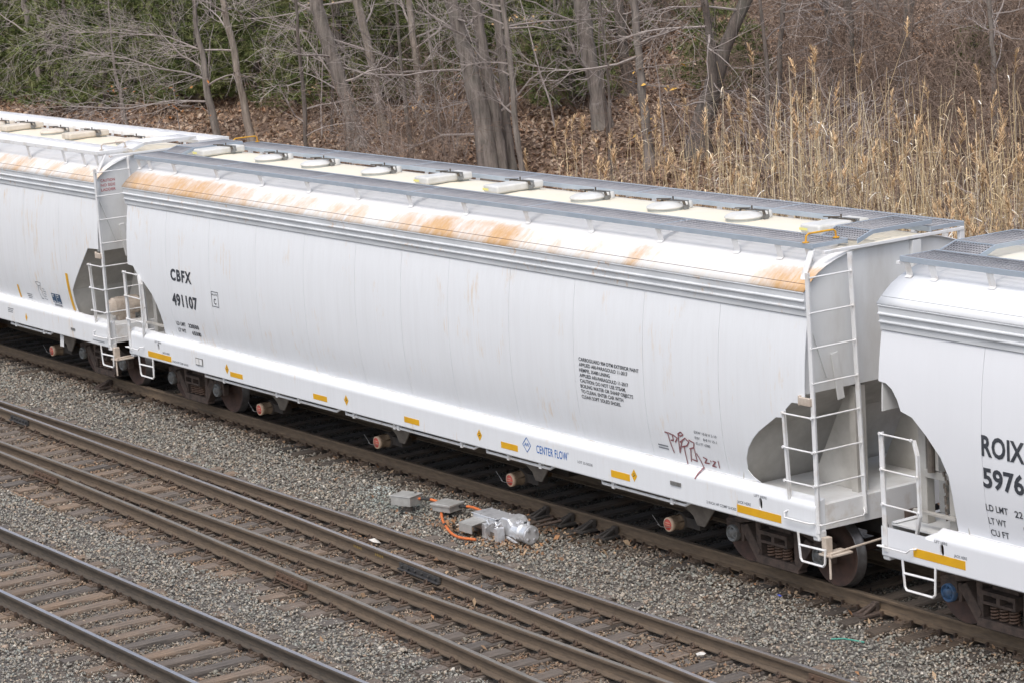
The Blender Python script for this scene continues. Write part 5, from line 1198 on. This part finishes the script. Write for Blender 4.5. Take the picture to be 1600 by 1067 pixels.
# ------------------------------------------------------------------ pines
def pine_meshes(seed, h, rb):
    r = random.Random(seed); rg = np.random.default_rng(seed); tr = MB(); tr.tube([(0, 0, -.2), (0, 0, h*.5), (0, 0, h)], [.16, .10, .02], 8)
    cen = []; dirs = []
    z = .35
    while z < h:
        f = (1-z/h)**.75; nb = r.randint(5, 7); a0 = r.uniform(0, 6)
        for k in range(nb):
            a = a0+2*PI*k/nb+r.uniform(-.25, .25); L = rb*f*r.uniform(.7, 1.1)+.25; d = Vector((math.cos(a), math.sin(a), r.uniform(-.05, .25))); p = Vector((0, 0, z)); pts = [p.copy()]
            for s in range(5): d = (d+Vector((r.gauss(0, .08), r.gauss(0, .08), -.05+.03*s))).normalized(); p = p+d*L/5; pts.append(p.copy())
            tr.tube(pts, [.028*f+.006]*3+[.010, .007, .005], 4, False)
            nt_ = int(L*9)+4
            for q in range(nt_):
                t = (.28+.72*r.random())*5; i = min(4, int(t)); c = pts[i].lerp(pts[i+1], t-i); sdw = (5-t)*.10+.10
                off = Vector((r.gauss(0, sdw), r.gauss(0, sdw), r.gauss(.03, .07))); cen.append(tuple(c+off)); dd = (pts[i+1]-pts[i]).normalized()+off*1.6+Vector((0, 0, .25)); dirs.append(tuple(dd.normalized()))
        z += r.uniform(.34, .5)
    c = np.array(cen); d = np.array(dirs); n = len(c); kb = 12
    dv = d[:, None, :]*.75+rg.normal(0, .55, (n, kb, 3)); dv /= np.linalg.norm(dv, axis=2, keepdims=True); ln = rg.uniform(.15, .29, (n, kb, 1))
    sd_ = np.cross(dv, rg.normal(size=(n, kb, 3))); sd_ /= np.linalg.norm(sd_, axis=2, keepdims=True)
    b = np.broadcast_to(c[:, None, :], (n, kb, 3)); V = np.stack([b-sd_*.017, b+sd_*.017, b+dv*ln], 2).reshape(-1, 3)
    F = np.arange(n*kb*3).reshape(-1, 3)
    base = np.array([(.13, .16, .052), (.17, .195, .07), (.09, .12, .04), (.21, .22, .10)])[rg.integers(0, 4, n)]*rg.uniform(.8, 1.25, (n, 1))
    return tr.mesh('trunk', M['bark_dark'], True), V, F, np.repeat(base, kb*3, 0)
PM = []
for sdx, h, rb in ((1, 8.5, 2.6), (2, 6.5, 2.3), (3, 3.2, 1.4)):
    tm_, V, F, cc = pine_meshes(sdx, h, rb); o = np_obj('crown', V, F, M['needle'], cc); PM.append((tm_, o.data)); bpy.data.objects.remove(o)
PINES = [(-50.5, 16.4, 2, 1.5), (-58.5, 19.6, 1, 1), (-54.6, 20.2, 1, 1), (-46.8, 20.4, 1, .95), (-36.2, 18.9, 2, 1.5), (-59.5, 17.4, 1, .75), (-56.3, 18.3, 1, .9), (-48.9, 18.9, 1, .9), (-45.2, 17.9, 1, .75), (-42.6, 19.5, 1, .85), (-39.2, 19.0, 1, .7), (-47.5, 16.3, 2, .9), (-34.6, 19.8, 1, .7), (-41.0, 21.2, 1, .9), (-30.8, 20.6, 2, 1.3), (-62, 20, 0, 1), (-57, 21.5, 1, 1), (-53, 19.5, 0, .9), (-49, 21.5, 1, .95), (-46, 19.6, 1, .8), (-60, 27, 0, 1.2), (-53, 26, 0, 1.15), (-46, 25, 0, 1.1), (-42.5, 26.5, 0, 1), (-40, 23.0, 1, .9), (-37, 21.5, 1, .85), (-36.5, 25.5, 0, 1), (-33.2, 23.5, 1, .9), (-44, 18, 2, .9),
         (-29.5, 22.5, 1, .9), (-31, 26, 0, .9), (-27.3, 21.0, 2, 1.15), (-25.9, 20.3, 2, .9), (-22.2, 22.5, 2, .9), (-20.6, 22.3, 2, .6), (-13.2, 23.5, 2, .45), (-50, 17.6, 2, 1.1), (-59, 18, 2, 1.3), (-9.6, 25, 2, .7), (-84, 27, 0, 1.2), (-68, 31, 0, 1.2), (-56, 32, 0, 1.2), (-48, 31, 0, 1.2)]
r = random.Random(5)
for x, y, k, s in PINES:
    p = empty('pine_tree', (x, y, float(hz(x, y))), r.uniform(0, 6), label='soft green pine with drooping needle boughs behind the bare trunks' if k < 2 else 'small green pine sapling low on the hillside', cat='pine tree', group='green pines on the hillside' if k < 2 else 'small pine saplings on the hillside'); p.scale = (s, s, s)
    child('trunk', PM[k][0], p, (0, 0, 0)); child('crown', PM[k][1], p, (0, 0, 0))

# ------------------------------------------------------------------ reeds
RC = np.array([(.62, .48, .29), (.70, .57, .37), (.55, .42, .25), (.76, .66, .49), (.47, .355, .22)])
def reed_geo(x, y, z, h, r, plume, cols=None):
    """one dry reed: three-sided stalk, a few ribbon leaves, maybe a plume; returns verts, tri faces, colours"""
    V = []; F = []; K = []; lg = .05 if r.random() < .6 else .22; lean = Vector((r.gauss(0, lg), r.gauss(0, lg), 1)).normalized(); bend = Vector((r.gauss(0, .10), r.gauss(0, .10), 0))
    c = RC[r.randrange(5)]*r.uniform(.75, 1.2)
    def P(t): return Vector((x, y, z))+lean*(h*t)+bend*(t*t*h*.35)
    w = r.uniform(.008, .013); n = 4
    for i in range(n+1):
        p = P(i/n); ww = w*(1-.6*i/n)
        for j in range(3): V.append((p.x+ww*math.cos(j*2.094), p.y+ww*math.sin(j*2.094), p.z)); K.append(c)
    for i in range(n):
        for j in range(3):
            a, b, cc, d = i*3+j, i*3+(j+1) % 3, (i+1)*3+(j+1) % 3, (i+1)*3+j; F += [(a, b, cc), (a, cc, d)]
    for k in range(r.randint(1, 4)):
        t = r.uniform(.3, .95); p = P(t); a = r.uniform(0, 6.28); L = r.uniform(.25, .65); dv = Vector((math.cos(a), math.sin(a), r.uniform(.2, 1.0))).normalized(); sd_ = Vector((-math.sin(a), math.cos(a), 0))*r.uniform(.009, .018); cl = RC[r.randrange(5)]*r.uniform(.85, 1.3); cl = np.array((.80, .76, .68)) if r.random() < .10 else cl
        b = len(V); q = p.copy()
        for i in range(4):
            ww = sd_*(1-i/3.2); V += [tuple(q-ww), tuple(q+ww)]; K += [cl, cl]; dv = (dv+Vector((0, 0, -.45))).normalized(); q = q+dv*L/3
        for i in range(3): F += [(b+2*i, b+2*i+1, b+2*i+3), (b+2*i, b+2*i+3, b+2*i+2)]
    ns = len(V); PV = []; PF = []; PK = []
    if plume:
        side = Vector((r.gauss(0, 1), r.gauss(0, 1), 0)).normalized(); L = r.uniform(.26, .50); pc = np.array((.60, .43, .26))*r.uniform(.8, 1.2); top = P(1.0)
        for k in range(34):
            t = r.random(); o = top+Vector((0, 0, -L*.25+t*L))+side*(.10*t*t)
            a = r.uniform(0, 6.28); ww = (.035+.075*math.sin(PI*min(1, t*.9+.12)))*r.uniform(.6, 1.1); d = Vector((math.cos(a)*ww+side.x*.03, math.sin(a)*ww+side.y*.03, r.uniform(.05, .13))); s2 = Vector((-math.sin(a), math.cos(a), 0))*.010
            b = len(PV); PV += [tuple(o-s2), tuple(o+s2), tuple(o+d+s2*.6), tuple(o+d-s2*.6)]; PF += [(b, b+1, b+2), (b, b+2, b+3)]; PK += [pc*r.uniform(.8, 1.25)]*4
    return V, F, K, PV, PF, PK
def reed_h(x, y):      # taller towards the middle of the bed
    u = (x+1.05*(y-9)+11)/12.0
    return np.interp(u, [-.1, .15, .45, .75, 1.0, 1.5], [2.4, 2.9, 3.8, 4.2, 3.95, 3.8])
r = random.Random(77); V = []; F = []; K = []
for i in range(4300):
    y = r.uniform(6.3, 14.5); lo = -11-1.35*(y-9)
    u = r.random()**.8; x = lo+u*(22+.2*y)
    if u < .25 and r.random() < .55: continue
    if math.sin(x*1.9+y*.8)+math.sin(x*.83-y*1.7)+.6*math.sin(x*4.1) < -.2+r.gauss(0, .6) and r.random() < .72: continue
    if x > 16: continue
    z = float(hz(x, y)); h = float(reed_h(x, y))*(.32+.68*r.random()**1.3)
    v, f, k, pv, pf, pk = reed_geo(x, y, z-.05, h, r, r.random() < .13)
    b = len(V); V += v; K += k; F += [(a+b, c+b, d+b) for a, c, d in f]; b = len(V); V += pv; K += pk; F += [(a+b, c+b, d+b) for a, c, d in pf]
np_obj('reed_bed', V, F, M['reedm'], np.array(K), kind='stuff')
for i in range(70):
    y = r.uniform(6.5, 13); u = r.random(); x = -11.2-1.2*(y-9)+u*20; z = float(hz(x, y)); h = float(reed_h(x, y))*r.uniform(.98, 1.22)
    root = empty('tall_reed', (x, y, z), label='tall dry reed with a feathery tan plume standing above the reed bed', cat='reed', group='plumed reeds above the reed bed')
    v, f, k, pv, pf, pk = reed_geo(0, 0, -.05, h, r, True)
    np_obj('stalk', v, f, M['reedm'], np.array(k), parent=root); np_obj('plume', pv, pf, M['reedm'], np.array(pk), parent=root)
# low dead undergrowth between the reeds and along the foot of the slope
V = []; F = []; K = []
for i in range(9000):
    y = r.uniform(6.5, 20); x = r.uniform(-1.9*y-14, -.9*y+16)
    if i > 5200: y = r.uniform(6.3, 14); x = -11-1.35*(y-9)+r.random()*24
    z = float(hz(x, y)); L = r.uniform(.3, 1.3) if i < 5200 else r.uniform(.6, 2.4); a = r.uniform(0, 6.28); d = Vector((math.cos(a)*r.uniform(.1, .9), math.sin(a)*r.uniform(.1, .9), r.uniform(.3, 1))).normalized(); q = Vector((x, y, z)); s2 = Vector((-math.sin(a), math.cos(a), 0))*r.uniform(.004, .010); c = np.array(r.choice([(.26, .19, .13), (.34, .25, .16), (.20, .15, .12), (.42, .32, .2)]))*r.uniform(.8, 1.2); b = len(V)
    for j in range(4): V += [tuple(q-s2*(1-j/4)), tuple(q+s2*(1-j/4))]; K += [c, c]; q = q+d*L/3; d = (d+Vector((r.gauss(0, .15), r.gauss(0, .15), -.18))).normalized()
    for j in range(3): F += [(b+2*j, b+2*j+1, b+2*j+3), (b+2*j, b+2*j+3, b+2*j+2)]
np_obj('undergrowth', V, F, M['reedm'], np.array(K), kind='stuff')
bpy.context.view_layer.update()
